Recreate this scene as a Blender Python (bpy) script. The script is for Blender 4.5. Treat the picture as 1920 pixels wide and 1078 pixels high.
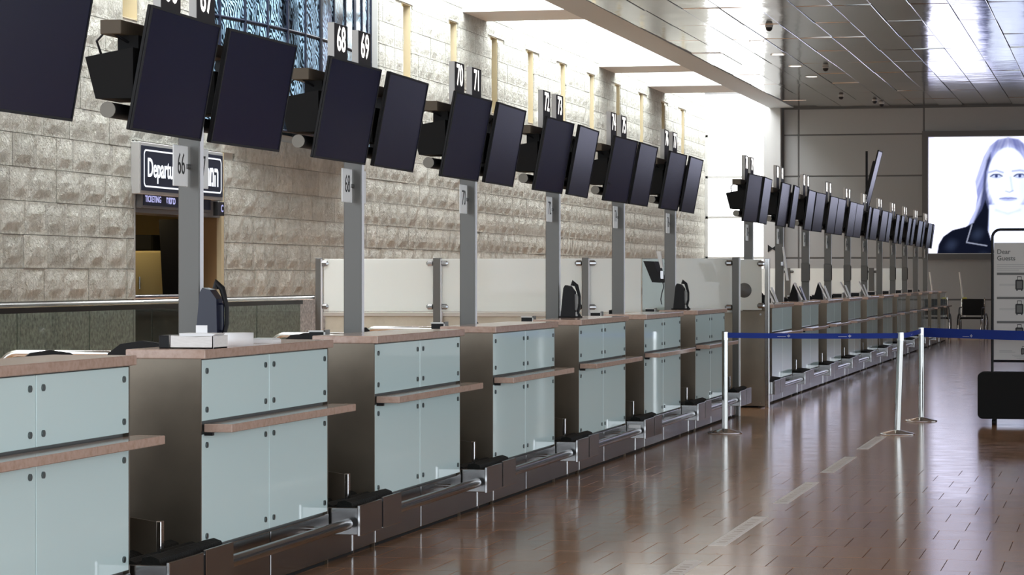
import bpy, math, random
import numpy as np
from mathutils import Vector, Matrix

random.seed(7)
rng = np.random.default_rng(7)
sc = bpy.context.scene
for o in list(bpy.data.objects):
    bpy.data.objects.remove(o)
COL = sc.collection

# ------------------------------------------------------------------ camera
TH = math.atan(1143.0 / 5000.0)
cam_d = bpy.data.cameras.new('camera')
cam_d.sensor_width = 36.0
cam_d.lens = 36.0 * 5000.0 / 1920.0
cam_d.shift_y = -20.0 / 1920.0
cam_d.clip_end = 300
cam = bpy.data.objects.new('camera', cam_d)
cam.location = (0, 0, 1.5)
cam.rotation_euler = (math.pi / 2, 0, TH)
COL.objects.link(cam)
sc.camera = cam

# ------------------------------------------------------------------ world, exposure
w = bpy.data.worlds.new('world')
sc.world = w
w.use_nodes = True
bg = w.node_tree.nodes['Background']
bg.inputs[0].default_value = (0.84, 0.92, 1.0, 1)
bg.inputs[1].default_value = 2.5
sc.view_settings.view_transform = 'Standard'
sc.view_settings.look = 'None'
sc.view_settings.gamma = 1
sc.view_settings.exposure = 0.2
sc.view_settings.use_curve_mapping = False
sc.cycles.use_denoising = True
sc.cycles.max_bounces = 8
sc.cycles.diffuse_bounces = 4
sc.cycles.glossy_bounces = 4
sc.cycles.transparent_max_bounces = 12
sc.cycles.sample_clamp_indirect = 6.0
SKYLIGHT = 17.0
WINDOW = 3.0
LIGHTBOX = 2.1


def project(X, Y, Z):
    c, s = math.cos(TH), math.sin(TH)
    zc = -X * s + Y * c
    return 960 + 5000 * (X * c + Y * s) / zc, 519 + 5000 * (1.5 - Z) / zc, zc


# ------------------------------------------------------------------ materials
MAT = {}


def mat(name, col=(0.5, 0.5, 0.5), rough=0.5, metal=0.0, spec=0.5, coat=0.0, emit=None, es=0.0, alpha=None,
        noise=None, nscale=8.0, bump=0.0, bscale=40.0, bdist=0.01, stretch=(1, 1, 1), rand=0.0, rvar=0.0):
    m = bpy.data.materials.new(name)
    m.use_nodes = True
    nt = m.node_tree
    b = nt.nodes['Principled BSDF']
    b.inputs['Base Color'].default_value = (*col, 1)
    b.inputs['Roughness'].default_value = rough
    b.inputs['Metallic'].default_value = metal
    b.inputs['Specular IOR Level'].default_value = spec
    b.inputs['Coat Weight'].default_value = coat
    b.inputs['Coat Roughness'].default_value = 0.03
    if emit:
        b.inputs['Emission Color'].default_value = (*emit, 1)
        b.inputs['Emission Strength'].default_value = es
    if noise or bump or rand or rvar:
        g = nt.nodes.new('ShaderNodeNewGeometry')
        mp = nt.nodes.new('ShaderNodeMapping')
        mp.inputs['Scale'].default_value = stretch
        nt.links.new(g.outputs['Position'], mp.inputs['Vector'])
        last = None
        n = nt.nodes.new('ShaderNodeTexNoise')
        n.inputs['Scale'].default_value = nscale
        n.inputs['Detail'].default_value = 6
        n.inputs['Roughness'].default_value = 0.65
        nt.links.new(mp.outputs[0], n.inputs['Vector'])
        if noise:
            r = nt.nodes.new('ShaderNodeValToRGB')
            cols = noise
            r.color_ramp.elements[0].position = 0.3
            r.color_ramp.elements[1].position = 0.7
            r.color_ramp.elements[0].color = (*cols[0], 1)
            r.color_ramp.elements[1].color = (*cols[-1], 1)
            if len(cols) == 3:
                e = r.color_ramp.elements.new(0.5)
                e.color = (*cols[1], 1)
            nt.links.new(n.outputs['Fac'], r.inputs[0])
            last = r.outputs[0]
        if rand:
            oi = nt.nodes.new('ShaderNodeObjectInfo')
            hs = nt.nodes.new('ShaderNodeHueSaturation')
            mr = nt.nodes.new('ShaderNodeMapRange')
            mr.inputs['To Min'].default_value = 1 - rand
            mr.inputs['To Max'].default_value = 1 + rand
            nt.links.new(oi.outputs['Random'], mr.inputs['Value'])
            nt.links.new(mr.outputs[0], hs.inputs['Value'])
            if last:
                nt.links.new(last, hs.inputs['Color'])
            else:
                hs.inputs['Color'].default_value = (*col, 1)
            last = hs.outputs[0]
        if last:
            nt.links.new(last, b.inputs['Base Color'])
        if rvar:
            mr = nt.nodes.new('ShaderNodeMapRange')
            mr.inputs['From Min'].default_value = 0.3
            mr.inputs['From Max'].default_value = 0.7
            mr.inputs['To Min'].default_value = max(0.02, rough - rvar)
            mr.inputs['To Max'].default_value = rough + rvar
            nt.links.new(n.outputs['Fac'], mr.inputs['Value'])
            nt.links.new(mr.outputs[0], b.inputs['Roughness'])
        if bump:
            n2 = nt.nodes.new('ShaderNodeTexNoise')
            n2.inputs['Scale'].default_value = bscale
            n2.inputs['Detail'].default_value = 4
            nt.links.new(mp.outputs[0], n2.inputs['Vector'])
            bp = nt.nodes.new('ShaderNodeBump')
            bp.inputs['Strength'].default_value = bump
            bp.inputs['Distance'].default_value = bdist
            nt.links.new(n2.outputs['Fac'], bp.inputs['Height'])
            nt.links.new(bp.outputs[0], b.inputs['Normal'])
    MAT[name] = m
    return m


def emis(name, col, s):
    m = bpy.data.materials.new(name)
    m.use_nodes = True
    nt = m.node_tree
    nt.nodes.remove(nt.nodes['Principled BSDF'])
    e = nt.nodes.new('ShaderNodeEmission')
    e.inputs[0].default_value = (*col, 1)
    e.inputs[1].default_value = s
    nt.links.new(e.outputs[0], nt.nodes['Material Output'].inputs[0])
    MAT[name] = m
    return m


def thin_glass(name, tint, gloss=0.12, frost=None, frost_fac=0.0):
    m = bpy.data.materials.new(name)
    m.use_nodes = True
    nt = m.node_tree
    nt.nodes.remove(nt.nodes['Principled BSDF'])
    t = nt.nodes.new('ShaderNodeBsdfTransparent')
    t.inputs[0].default_value = (*tint, 1)
    g = nt.nodes.new('ShaderNodeBsdfGlossy')
    g.inputs['Roughness'].default_value = 0.03
    mx = nt.nodes.new('ShaderNodeMixShader')
    mx.inputs[0].default_value = gloss
    a = t.outputs[0]
    if frost:
        d = nt.nodes.new('ShaderNodeBsdfDiffuse')
        d.inputs[0].default_value = (*frost, 1)
        tr = nt.nodes.new('ShaderNodeBsdfTranslucent')
        tr.inputs[0].default_value = (*frost, 1)
        m1 = nt.nodes.new('ShaderNodeMixShader')
        m1.inputs[0].default_value = 0.5
        nt.links.new(d.outputs[0], m1.inputs[1])
        nt.links.new(tr.outputs[0], m1.inputs[2])
        m2 = nt.nodes.new('ShaderNodeMixShader')
        m2.inputs[0].default_value = frost_fac
        nt.links.new(t.outputs[0], m2.inputs[1])
        nt.links.new(m1.outputs[0], m2.inputs[2])
        a = m2.outputs[0]
    nt.links.new(a, mx.inputs[1])
    nt.links.new(g.outputs[0], mx.inputs[2])
    nt.links.new(mx.outputs[0], nt.nodes['Material Output'].inputs[0])
    MAT[name] = m
    return m


mat('steel', (0.36, 0.355, 0.355), 0.2, 1.0, noise=[(0.34, 0.335, 0.335), (0.38, 0.375, 0.375)], nscale=3)
mat('steel_end', (0.40, 0.35, 0.29), 0.34, 1.0, noise=[(0.22, 0.185, 0.145), (0.255, 0.215, 0.168)], nscale=3, rvar=0.03)
mat('steel_bright', (0.75, 0.75, 0.75), 0.16, 1.0)
mat('chrome', (0.50, 0.50, 0.48), 0.14, 1.0)
mat('post_edge_sheen', (0.86, 0.88, 0.93), 0.4)  # bright reflection on the post sides, painted as a pale colour
mat('alu_post', (0.125, 0.122, 0.114), 0.4, 0.6)
mat('beam', (0.10, 0.078, 0.052), 0.5, 0.0, spec=0.3)
mat('tube_end', (0.22, 0.21, 0.18), 0.6)
mat('glass_white', (0.71, 0.88, 0.88), 0.05, 0.0, spec=0.6, coat=0.3)
mat('granite', (0.6, 0.48, 0.42), 0.12, 0.0, noise=[(0.44, 0.30, 0.23), (0.52, 0.37, 0.30), (0.56, 0.41, 0.34)], nscale=35)
mat('stud', (0.16, 0.18, 0.18), 0.3, 1.0)
mat('black', (0.008, 0.008, 0.009), 0.5, spec=0.25)
mat('black_matte', (0.01, 0.01, 0.01), 0.8, spec=0.2)
mat('rubber', (0.006, 0.006, 0.005), 0.7, spec=0.2, bump=0.6, bscale=60)
mat('screen', (0.007, 0.008, 0.032), 0.24, 0.0, spec=0.40)
mat('sign_side', (0.55, 0.55, 0.53), 0.5)
mat('sign_face', (0.025, 0.022, 0.024), 0.5, spec=0.15)
mat('plate', (0.82, 0.83, 0.82), 0.4)
mat('navy', (0.010, 0.014, 0.030), 0.5, spec=0.2)
mat('digit_black', (0.01, 0.01, 0.01), 0.6)
mat('white_paper', (0.86, 0.85, 0.85), 0.7)
mat('card', (0.68, 0.66, 0.63), 0.8, noise=[(0.74, 0.72, 0.69), (0.85, 0.83, 0.81)], nscale=30, stretch=(1, 1, 6))
mat('blue_plastic', (0.005, 0.007, 0.026), 0.3)
mat('grey_plastic', (0.35, 0.35, 0.34), 0.5)
mat('dark_grey', (0.10, 0.10, 0.095), 0.5)
mat('concrete_white', (0.62, 0.60, 0.56), 0.8)
mat('soffit', (0.40, 0.43, 0.44), 0.7)
mat('beam_white', (0.68, 0.71, 0.71), 0.8)
mat('wall_panel', (0.29, 0.295, 0.295), 0.55, rand=0.05)
mat('pilaster', (0.36, 0.36, 0.355), 0.6)
mat('mullion', (0.42, 0.42, 0.40), 0.5)
mat('dark_frame', (0.10, 0.10, 0.10), 0.5)
mat('tan', (0.46, 0.39, 0.25), 0.7)
mat('cream', (0.50, 0.42, 0.22), 0.6)
mat('brown', (0.20, 0.12, 0.05), 0.5)
mat('grout', (0.035, 0.024, 0.018), 0.8)
mat('mortar', (0.42, 0.39, 0.34), 0.95)
mat('marble', (0.6, 0.57, 0.48), 0.35, noise=[(0.48, 0.44, 0.35), (0.60, 0.57, 0.48)], nscale=3)
mat('dado', (0.2, 0.2, 0.2), 0.35, noise=[(0.10, 0.105, 0.10), (0.32, 0.32, 0.31), (0.58, 0.58, 0.56)], nscale=22)
mat('ceiling_metal', (0.60, 0.60, 0.59), 0.11, 1.0, rand=0.05, bump=0.22, bscale=1.1, bdist=0.05)
mat('ceiling_slab', (0.45, 0.44, 0.42), 0.8)
mat('belt_blue', (0.006, 0.035, 0.30), 0.5, spec=0.3)
mat('white_mark', (0.75, 0.78, 0.85), 0.6)
mat('strip_white', (0.88, 0.84, 0.80), 0.3)
mat('strip_mark', (0.55, 0.47, 0.42), 0.5)
mat('upholstery', (0.012, 0.012, 0.013), 0.85, bump=0.3, bscale=300)
mat('poster', (0.50, 0.49, 0.47), 0.6)
mat('yellow', (0.55, 0.5, 0.08), 0.5)
mat('white_plastic', (0.7, 0.7, 0.68), 0.4)
emis('skylight', (0.97, 0.99, 1.0), SKYLIGHT)
emis('window_lit', (1.0, 1.0, 0.99), WINDOW)
emis('digit_lit', (1.0, 0.97, 0.93), 1.6)
emis('sign_lit', (0.88, 0.92, 1.0), 1.2)
emis('sign_lit_blue', (0.55, 0.55, 0.95), 0.8)
emis('lamp_lit', (1.0, 0.96, 0.88), 6.0)
emis('cove', (1.0, 0.78, 0.42), 7.0)
thin_glass('glass_green', (0.62, 0.68, 0.645), 0.04)
thin_glass('glass_clear', (0.55, 0.60, 0.57), 0.08)
thin_glass('glass_frost', (0.8, 0.8, 0.8), 0.03, (0.88, 0.91, 0.89), 0.95)


def stone_material():
    m = bpy.data.materials.new('stone')
    m.use_nodes = True
    nt = m.node_tree
    b = nt.nodes['Principled BSDF']
    b.inputs['Roughness'].default_value = 0.95
    b.inputs['Specular IOR Level'].default_value = 0.15
    g = nt.nodes.new('ShaderNodeNewGeometry')
    n = nt.nodes.new('ShaderNodeTexNoise')
    n.inputs['Scale'].default_value = 9
    n.inputs['Detail'].default_value = 8
    n.inputs['Roughness'].default_value = 0.7
    nt.links.new(g.outputs['Position'], n.inputs['Vector'])
    r = nt.nodes.new('ShaderNodeValToRGB')
    r.color_ramp.elements[0].position = 0.3
    r.color_ramp.elements[0].color = (0.46, 0.44, 0.34, 1)
    r.color_ramp.elements[1].position = 0.7
    r.color_ramp.elements[1].color = (0.70, 0.69, 0.61, 1)
    e = r.color_ramp.elements.new(0.48)
    e.color = (0.60, 0.59, 0.505, 1)
    nt.links.new(n.outputs['Fac'], r.inputs[0])
    oi = nt.nodes.new('ShaderNodeObjectInfo')
    mr = nt.nodes.new('ShaderNodeMapRange')
    mr.inputs['To Min'].default_value = 0.88
    mr.inputs['To Max'].default_value = 1.08
    nt.links.new(oi.outputs['Random'], mr.inputs['Value'])
    hs = nt.nodes.new('ShaderNodeHueSaturation')
    hs.inputs['Saturation'].default_value = 0.75
    nt.links.new(mr.outputs[0], hs.inputs['Value'])
    nt.links.new(r.outputs[0], hs.inputs['Color'])
    nt.links.new(hs.outputs[0], b.inputs['Base Color'])
    n2 = nt.nodes.new('ShaderNodeTexNoise')
    n2.inputs['Scale'].default_value = 21
    n2.inputs['Detail'].default_value = 6
    n2.inputs['Roughness'].default_value = 0.68
    n2.inputs['Distortion'].default_value = 0.6
    nt.links.new(g.outputs['Position'], n2.inputs['Vector'])
    bp = nt.nodes.new('ShaderNodeBump')
    bp.inputs['Strength'].default_value = 1.0
    bp.inputs['Distance'].default_value = 0.075
    nt.links.new(n2.outputs['Fac'], bp.inputs['Height'])
    nt.links.new(bp.outputs[0], b.inputs['Normal'])
    MAT['stone'] = m


stone_material()


def floor_material(name, brick):
    m = bpy.data.materials.new(name)
    m.use_nodes = True
    nt = m.node_tree
    b = nt.nodes['Principled BSDF']
    b.inputs['Specular IOR Level'].default_value = 0.45
    g = nt.nodes.new('ShaderNodeNewGeometry')
    n = nt.nodes.new('ShaderNodeTexNoise')
    n.inputs['Scale'].default_value = 5
    n.inputs['Detail'].default_value = 7
    nt.links.new(g.outputs['Position'], n.inputs['Vector'])
    r = nt.nodes.new('ShaderNodeValToRGB')
    r.color_ramp.elements[0].position = 0.3
    r.color_ramp.elements[0].color = (0.37, 0.19, 0.095, 1)
    r.color_ramp.elements[1].position = 0.7
    r.color_ramp.elements[1].color = (0.46, 0.262, 0.15, 1)
    nt.links.new(n.outputs['Fac'], r.inputs[0])
    mr = nt.nodes.new('ShaderNodeMapRange')
    mr.inputs['From Min'].default_value = 0.3
    mr.inputs['From Max'].default_value = 0.7
    mr.inputs['To Min'].default_value = 0.13
    mr.inputs['To Max'].default_value = 0.17
    nt.links.new(n.outputs['Fac'], mr.inputs['Value'])
    nt.links.new(mr.outputs[0], b.inputs['Roughness'])
    if brick:
        bt = nt.nodes.new('ShaderNodeTexBrick')
        bt.inputs['Scale'].default_value = 1.0
        bt.inputs['Mortar Size'].default_value = 0.002
        bt.inputs['Brick Width'].default_value = 0.30
        bt.inputs['Row Height'].default_value = 0.55
        bt.inputs['Mortar'].default_value = (0.10, 0.055, 0.03, 1)
        bt.inputs['Bias'].default_value = 0
        nt.links.new(g.outputs['Position'], bt.inputs['Vector'])
        nt.links.new(r.outputs[0], bt.inputs['Color1'])
        hs = nt.nodes.new('ShaderNodeHueSaturation')
        hs.inputs['Value'].default_value = 1.12
        nt.links.new(r.outputs[0], hs.inputs['Color'])
        nt.links.new(hs.outputs[0], bt.inputs['Color2'])
        nt.links.new(bt.outputs['Color'], b.inputs['Base Color'])
    else:
        oi = nt.nodes.new('ShaderNodeObjectInfo')
        m2 = nt.nodes.new('ShaderNodeMapRange')
        m2.inputs['To Min'].default_value = 0.92
        m2.inputs['To Max'].default_value = 1.1
        nt.links.new(oi.outputs['Random'], m2.inputs['Value'])
        hs = nt.nodes.new('ShaderNodeHueSaturation')
        nt.links.new(m2.outputs[0], hs.inputs['Value'])
        nt.links.new(r.outputs[0], hs.inputs['Color'])
        nt.links.new(hs.outputs[0], b.inputs['Base Color'])
    MAT[name] = m


floor_material('floor_far', True)
floor_material('floor_tile', False)


def art_glass_material():
    m = bpy.data.materials.new('art_glass')
    m.use_nodes = True
    nt = m.node_tree
    b = nt.nodes['Principled BSDF']
    b.inputs['Roughness'].default_value = 0.12
    g = nt.nodes.new('ShaderNodeNewGeometry')
    mp = nt.nodes.new('ShaderNodeMapping')
    mp.inputs['Scale'].default_value = (1, 1.3, 0.8)
    nt.links.new(g.outputs['Position'], mp.inputs['Vector'])
    wv = nt.nodes.new('ShaderNodeTexWave')
    wv.wave_type = 'BANDS'
    wv.bands_direction = 'DIAGONAL'
    wv.inputs['Scale'].default_value = 6.5
    wv.inputs['Distortion'].default_value = 22
    wv.inputs['Detail'].default_value = 3
    wv.inputs['Detail Scale'].default_value = 0.55
    nt.links.new(mp.outputs[0], wv.inputs['Vector'])
    n = nt.nodes.new('ShaderNodeTexNoise')
    n.inputs['Scale'].default_value = 1.1
    n.inputs['Detail'].default_value = 3
    nt.links.new(mp.outputs[0], n.inputs['Vector'])
    r1 = nt.nodes.new('ShaderNodeValToRGB')
    r1.color_ramp.elements[0].position = 0.35
    r1.color_ramp.elements[0].color = (0.01, 0.02, 0.03, 1)
    r1.color_ramp.elements[1].position = 0.7
    r1.color_ramp.elements[1].color = (0.30, 0.46, 0.60, 1)
    nt.links.new(wv.outputs['Fac'], r1.inputs[0])
    r2 = nt.nodes.new('ShaderNodeValToRGB')
    r2.color_ramp.elements[0].position = 0.40
    r2.color_ramp.elements[0].color = (0.06, 0.06, 0.07, 1)
    r2.color_ramp.elements[1].position = 0.56
    r2.color_ramp.elements[1].color = (1, 1, 1, 1)
    nt.links.new(n.outputs['Fac'], r2.inputs[0])
    mx = nt.nodes.new('ShaderNodeMixRGB')
    mx.blend_type = 'MULTIPLY'
    mx.inputs[0].default_value = 1
    nt.links.new(r1.outputs[0], mx.inputs[1])
    nt.links.new(r2.outputs[0], mx.inputs[2])
    nt.links.new(mx.outputs[0], b.inputs['Base Color'])
    nt.links.new(mx.outputs[0], b.inputs['Emission Color'])
    b.inputs['Emission Strength'].default_value = 0.55
    MAT['art_glass'] = m
    b.inputs['Specular IOR Level'].default_value = 0.3


art_glass_material()


# ------------------------------------------------------------------ mesh helpers
class MB:
    def __init__(self):
        self.v, self.f, self.s = [], [], []

    def add(self, vs, fs, smooth=False):
        n = len(self.v)
        self.v += [tuple(p) for p in vs]
        self.f += [tuple(i + n for i in f) for f in fs]
        self.s += [smooth] * len(fs)
        return self

    def box(self, x0, x1, y0, y1, z0, z1, bev=0.0):
        if bev <= 0:
            vs = [(x, y, z) for x in (x0, x1) for y in (y0, y1) for z in (z0, z1)]
            fs = [(0, 1, 3, 2), (4, 6, 7, 5), (0, 4, 5, 1), (2, 3, 7, 6), (0, 2, 6, 4), (1, 5, 7, 3)]
            return self.add(vs, fs)
        b = min(bev, (x1 - x0) * .45, (y1 - y0) * .45, (z1 - z0) * .45)
        lo, hi = (x0, y0, z0), (x1, y1, z1)
        vs, idx = [], {}
        for sx in (0, 1):
            for sy in (0, 1):
                for sz in (0, 1):
                    for a in range(3):
                        p = []
                        for k, sg in enumerate((sx, sy, sz)):
                            val = hi[k] if sg else lo[k]
                            if k != a:
                                val += -b if sg else b
                            p.append(val)
                        idx[(sx, sy, sz, a)] = len(vs)
                        vs.append(p)
        fs = []
        for a in range(3):
            for sg in (0, 1):
                o = [k for k in range(3) if k != a]
                q = []
                for (u, v_) in ((0, 0), (1, 0), (1, 1), (0, 1)):
                    key = [0, 0, 0]
                    key[a] = sg
                    key[o[0]] = u
                    key[o[1]] = v_
                    q.append(idx[(*key, a)])
                flip = (sg == 1) ^ (a == 1)
                fs.append(tuple(q) if flip else tuple(reversed(q)))
        for a in range(3):
            o = [k for k in range(3) if k != a]
            for u in (0, 1):
                for v_ in (0, 1):
                    k0, k1 = [0, 0, 0], [0, 0, 0]
                    for k_, e in ((k0, 0), (k1, 1)):
                        k_[a] = e
                        k_[o[0]] = u
                        k_[o[1]] = v_
                    fs.append((idx[(*k0, o[0])], idx[(*k1, o[0])], idx[(*k1, o[1])], idx[(*k0, o[1])]))
        for sx in (0, 1):
            for sy in (0, 1):
                for sz in (0, 1):
                    fs.append(tuple(idx[(sx, sy, sz, a)] for a in range(3)))
        return self.add(vs, fs)

    def tube(self, pts, r, n=10, cap=True, radii=None):
        pts = [Vector(p) for p in pts]
        m = len(pts)
        rings = []
        prev = None
        for i, p in enumerate(pts):
            if i == 0:
                t = pts[1] - p
            elif i == m - 1:
                t = p - pts[i - 1]
            else:
                t = (pts[i + 1] - p).normalized() + (p - pts[i - 1]).normalized()
            t.normalize()
            if prev is None:
                up = Vector((0, 0, 1)) if abs(t.z) < 0.9 else Vector((1, 0, 0))
                a = t.cross(up).normalized()
            else:
                a = (prev - t * prev.dot(t)).normalized()
            prev = a
            bb = t.cross(a)
            rr = radii[i] if radii else r
            rings.append([p + (a * math.cos(2 * math.pi * k / n) + bb * math.sin(2 * math.pi * k / n)) * rr for k in range(n)])
        vs = [q for ring in rings for q in ring]
        fs = []
        for i in range(m - 1):
            for k in range(n):
                k2 = (k + 1) % n
                fs.append((i * n + k, i * n + k2, (i + 1) * n + k2, (i + 1) * n + k))
        self.add(vs, fs, True)
        if cap:
            self.add(rings[0], [tuple(reversed(range(n)))])
            self.add(rings[-1], [tuple(range(n))])
        return self

    def lathe(self, prof, n=24, c=(0, 0, 0)):
        vs, fs = [], []
        for r, z in prof:
            for k in range(n):
                a = 2 * math.pi * k / n
                vs.append((c[0] + r * math.cos(a), c[1] + r * math.sin(a), c[2] + z))
        for i in range(len(prof) - 1):
            for k in range(n):
                k2 = (k + 1) % n
                fs.append((i * n + k, i * n + k2, (i + 1) * n + k2, (i + 1) * n + k))
        self.add(vs, fs, True)
        return self

    def prism(self, poly, axis, a0, a1):
        """extrude a 2D polygon along an axis (0,1,2); poly in the other two coordinates"""
        n = len(poly)

        def pt(p, a):
            q = list(p)
            q.insert(axis, a)
            return tuple(q)
        vs = [pt(p, a0) for p in poly] + [pt(p, a1) for p in poly]
        fs = [tuple(range(n)), tuple(reversed(range(n, 2 * n)))]
        for i in range(n):
            j = (i + 1) % n
            fs.append((i, i + n, j + n, j))
        return self.add(vs, fs)

    def mesh(self, name, m):
        me = bpy.data.meshes.new(name)
        me.from_pydata(self.v, [], self.f)
        me.polygons.foreach_set('use_smooth', self.s)
        import bmesh
        bm = bmesh.new()
        bm.from_mesh(me)
        bmesh.ops.recalc_face_normals(bm, faces=bm.faces)
        bm.to_mesh(me)
        bm.free()
        me.materials.append(MAT[m] if isinstance(m, str) else m)
        me.update()
        return me

    def obj(self, name, m, parent=None, loc=(0, 0, 0), rot=(0, 0, 0), **kw):
        return link(name, self.mesh(name, m), parent, loc, rot, **kw)


def link(name, data, parent=None, loc=(0, 0, 0), rot=(0, 0, 0), label=None, cat=None, group=None, kind=None):
    o = bpy.data.objects.new(name, data)
    COL.objects.link(o)
    o.location = loc
    o.rotation_euler = rot
    if parent:
        o.parent = parent
    tag(o, label, cat, group, kind)
    return o


def tag(o, label=None, cat=None, group=None, kind=None):
    if label:
        o['label'] = label
    if cat:
        o['category'] = cat
    if group:
        o['group'] = group
    if kind:
        o['kind'] = kind
    return o


def thing(name, label, cat, loc=(0, 0, 0), rz=0, group=None, kind=None):
    return link(name, None, None, loc, (0, 0, rz), label, cat, group, kind)


def copy_tree(o, parent=None, loc=None, label=None, rz=None):
    c = o.copy()
    COL.objects.link(c)
    c.parent = parent
    if loc is not None:
        c.location = loc
    if rz is not None:
        c.rotation_euler = (0, 0, rz)
    if label:
        c['label'] = label
    for ch in list(o.children):
        copy_tree(ch, c)
    return c


TEXT_CACHE = {}


def text_mesh(body, m, size=1.0, ext=0.002, bold=0.0, align='CENTER', sx=1.0, spacing=1.0):
    key = (body, m, size, ext, bold, align, sx, spacing)
    if key in TEXT_CACHE:
        return TEXT_CACHE[key]
    cu = bpy.data.curves.new('lettering', 'FONT')
    cu.body = body
    cu.size = size
    cu.extrude = ext
    cu.offset = bold
    cu.align_x = align
    cu.align_y = 'CENTER'
    cu.resolution_u = 3
    cu.space_character = spacing
    o = bpy.data.objects.new('lettering', cu)
    COL.objects.link(o)
    dg = bpy.context.evaluated_depsgraph_get()
    me = bpy.data.meshes.new_from_object(o.evaluated_get(dg))
    bpy.data.objects.remove(o)
    me.name = 'lettering'
    if sx != 1.0:
        me.transform(Matrix.Diagonal((sx, 1, 1, 1)))
    me.materials.clear()
    me.materials.append(MAT[m])
    TEXT_CACHE[key] = me
    return me


# text facing +X: local x -> +Y, local y -> +Z, local z -> +X
FACE_X = (math.pi / 2, 0, math.pi / 2)
FACE_CAM = (math.pi / 2, 0, 0)      # facing -Y

ORD = ['first', 'second', 'third', 'fourth', 'fifth', 'sixth', 'seventh', 'eighth', 'ninth', 'tenth', 'eleventh', 'twelfth']

# ------------------------------------------------------------------ key dimensions
GX = -4.04                     # plane of the counter fronts
START1, PER1 = 8.541, 2.859    # near row: first counter start, pitch
START2, PER2 = 31.53, 3.02     # far row
WX = -10.7                     # stone wall face
YF = 69.6                      # far wall
CZ = 5.91                      # ceiling
EDGE = -8.65                   # ceiling edge at the skylight

# ================================================================== SETTING
# ---- floor: bed + tiles near the camera
TX0, TX1, TY0, TY1 = -4.05, 0.45, 11.0, 20.9
fl = MB()
fl.box(-14.5, TX0, -6, YF + .3, -.2, 0)
fl.box(TX0, TX1, -6, TY0, -.2, 0)
fl.box(TX0, TX1, TY1, YF + .3, -.2, 0)
fl.box(TX1, 15, -6, YF + .3, -.2, 0)
floor = fl.obj('floor', 'floor_far', kind='structure', label='polished brown tiled hall floor')
MB().box(TX0, TX1, TY0, TY1, -.2, -.006).obj('grout_bed', 'grout', floor)
tile_me = MB().box(0, .2965, 0, .5465, -.006, .0, bev=.0006).mesh('tile', 'floor_tile')
half_me = {}
row = 0
y = TY0
ntile = 0
while y < TY1 - .1:
    x = TX0 + (0.0 if row % 2 == 0 else -.15)
    while x < TX1 - .01:
        x0, x1 = max(x, TX0), min(x + .30, TX1)
        wdt = round(x1 - x0 - .0035, 4)
        xs = [project(xx, yy, 0) for xx in (x0, x1) for yy in (y, y + .55)]
        vis = max(p[0] for p in xs) > 560 and min(p[0] for p in xs) < 1935 and min(p[1] for p in xs) < 1095
        if abs(wdt - .2965) < .001:
            me = tile_me
        else:
            if wdt not in half_me:
                half_me[wdt] = MB().box(0, wdt, 0, .5465, -.006, 0, bev=.0006).mesh('tile', 'floor_tile')
            me = half_me[wdt]
        if vis:
            link('tile', me, floor, (x0 + .00125, y + .00125, random.uniform(-.0001, .0001)))
            ntile += 1
        else:
            half_me.setdefault('far', MB()).box(x0 + .002, x1 - .002, y + .002, y + .548, -.006, 0)
        x += .30
    y += .55
    row += 1
half_me['far'].obj('tile_field', 'floor_tile', floor, kind='stuff')

# painted dashes on the floor
for k in range(5):
    y0 = 11.9 + k * 2.85 + (.0 if k else .2)
    y1 = y0 + 1.85
    st = MB().box(-2.25, -2.15, y0, y1, 0.0, .0016).obj('floor_strip', 'strip_white', label='pale strip stuck on the brown floor, %s from the camera' % ORD[k], cat='floor marking', group='pale strips along the hall floor')
    mk = MB()
    q = y0 + .15
    while q < y1 - .15:
        wq = random.uniform(.04, .09)
        mk.box(-2.225, -2.175, q, q + wq * .35, .0016, .002)
        q += wq + .03
    mk.obj('faded_print', 'strip_mark', st)

# ---- stone wall with openings
OPEN = [(27.97, 31.0, 0.0, 3.02), (30.1, 38.0, 3.36, 6.6)]
SLITS = []
for k in range(-4, 11):
    yc = 39.6 + 2.935 * k
    if yc < 29.3 or yc > 38.6:
        if yc < YF - 1:
            SLITS.append(yc)
            OPEN.append((yc - .25, yc + .25, 4.36, 5.70))
wl = MB()
yb = sorted(set([12.0, YF] + [o[0] for o in OPEN] + [o[1] for o in OPEN]))
zb = sorted(set([0.0, 1.25, 7.4] + [o[2] for o in OPEN] + [o[3] for o in OPEN]))
zb = [z for z in zb if z <= 7.4]
for i in range(len(yb) - 1):
    j = 0
    while j < len(zb) - 1:
        ym, zm = (yb[i] + yb[i + 1]) / 2, (zb[j] + zb[j + 1]) / 2
        if not any(a < ym < b and c0 < zm < d for a, b, c0, d in OPEN):
            wl.box(WX - .45, WX - .03, yb[i], yb[i + 1], zb[j], zb[j + 1])
        j += 1
wall_left = wl.obj('wall_left', 'mortar', kind='structure', label='rough limestone block wall with tall slit windows')


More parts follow.
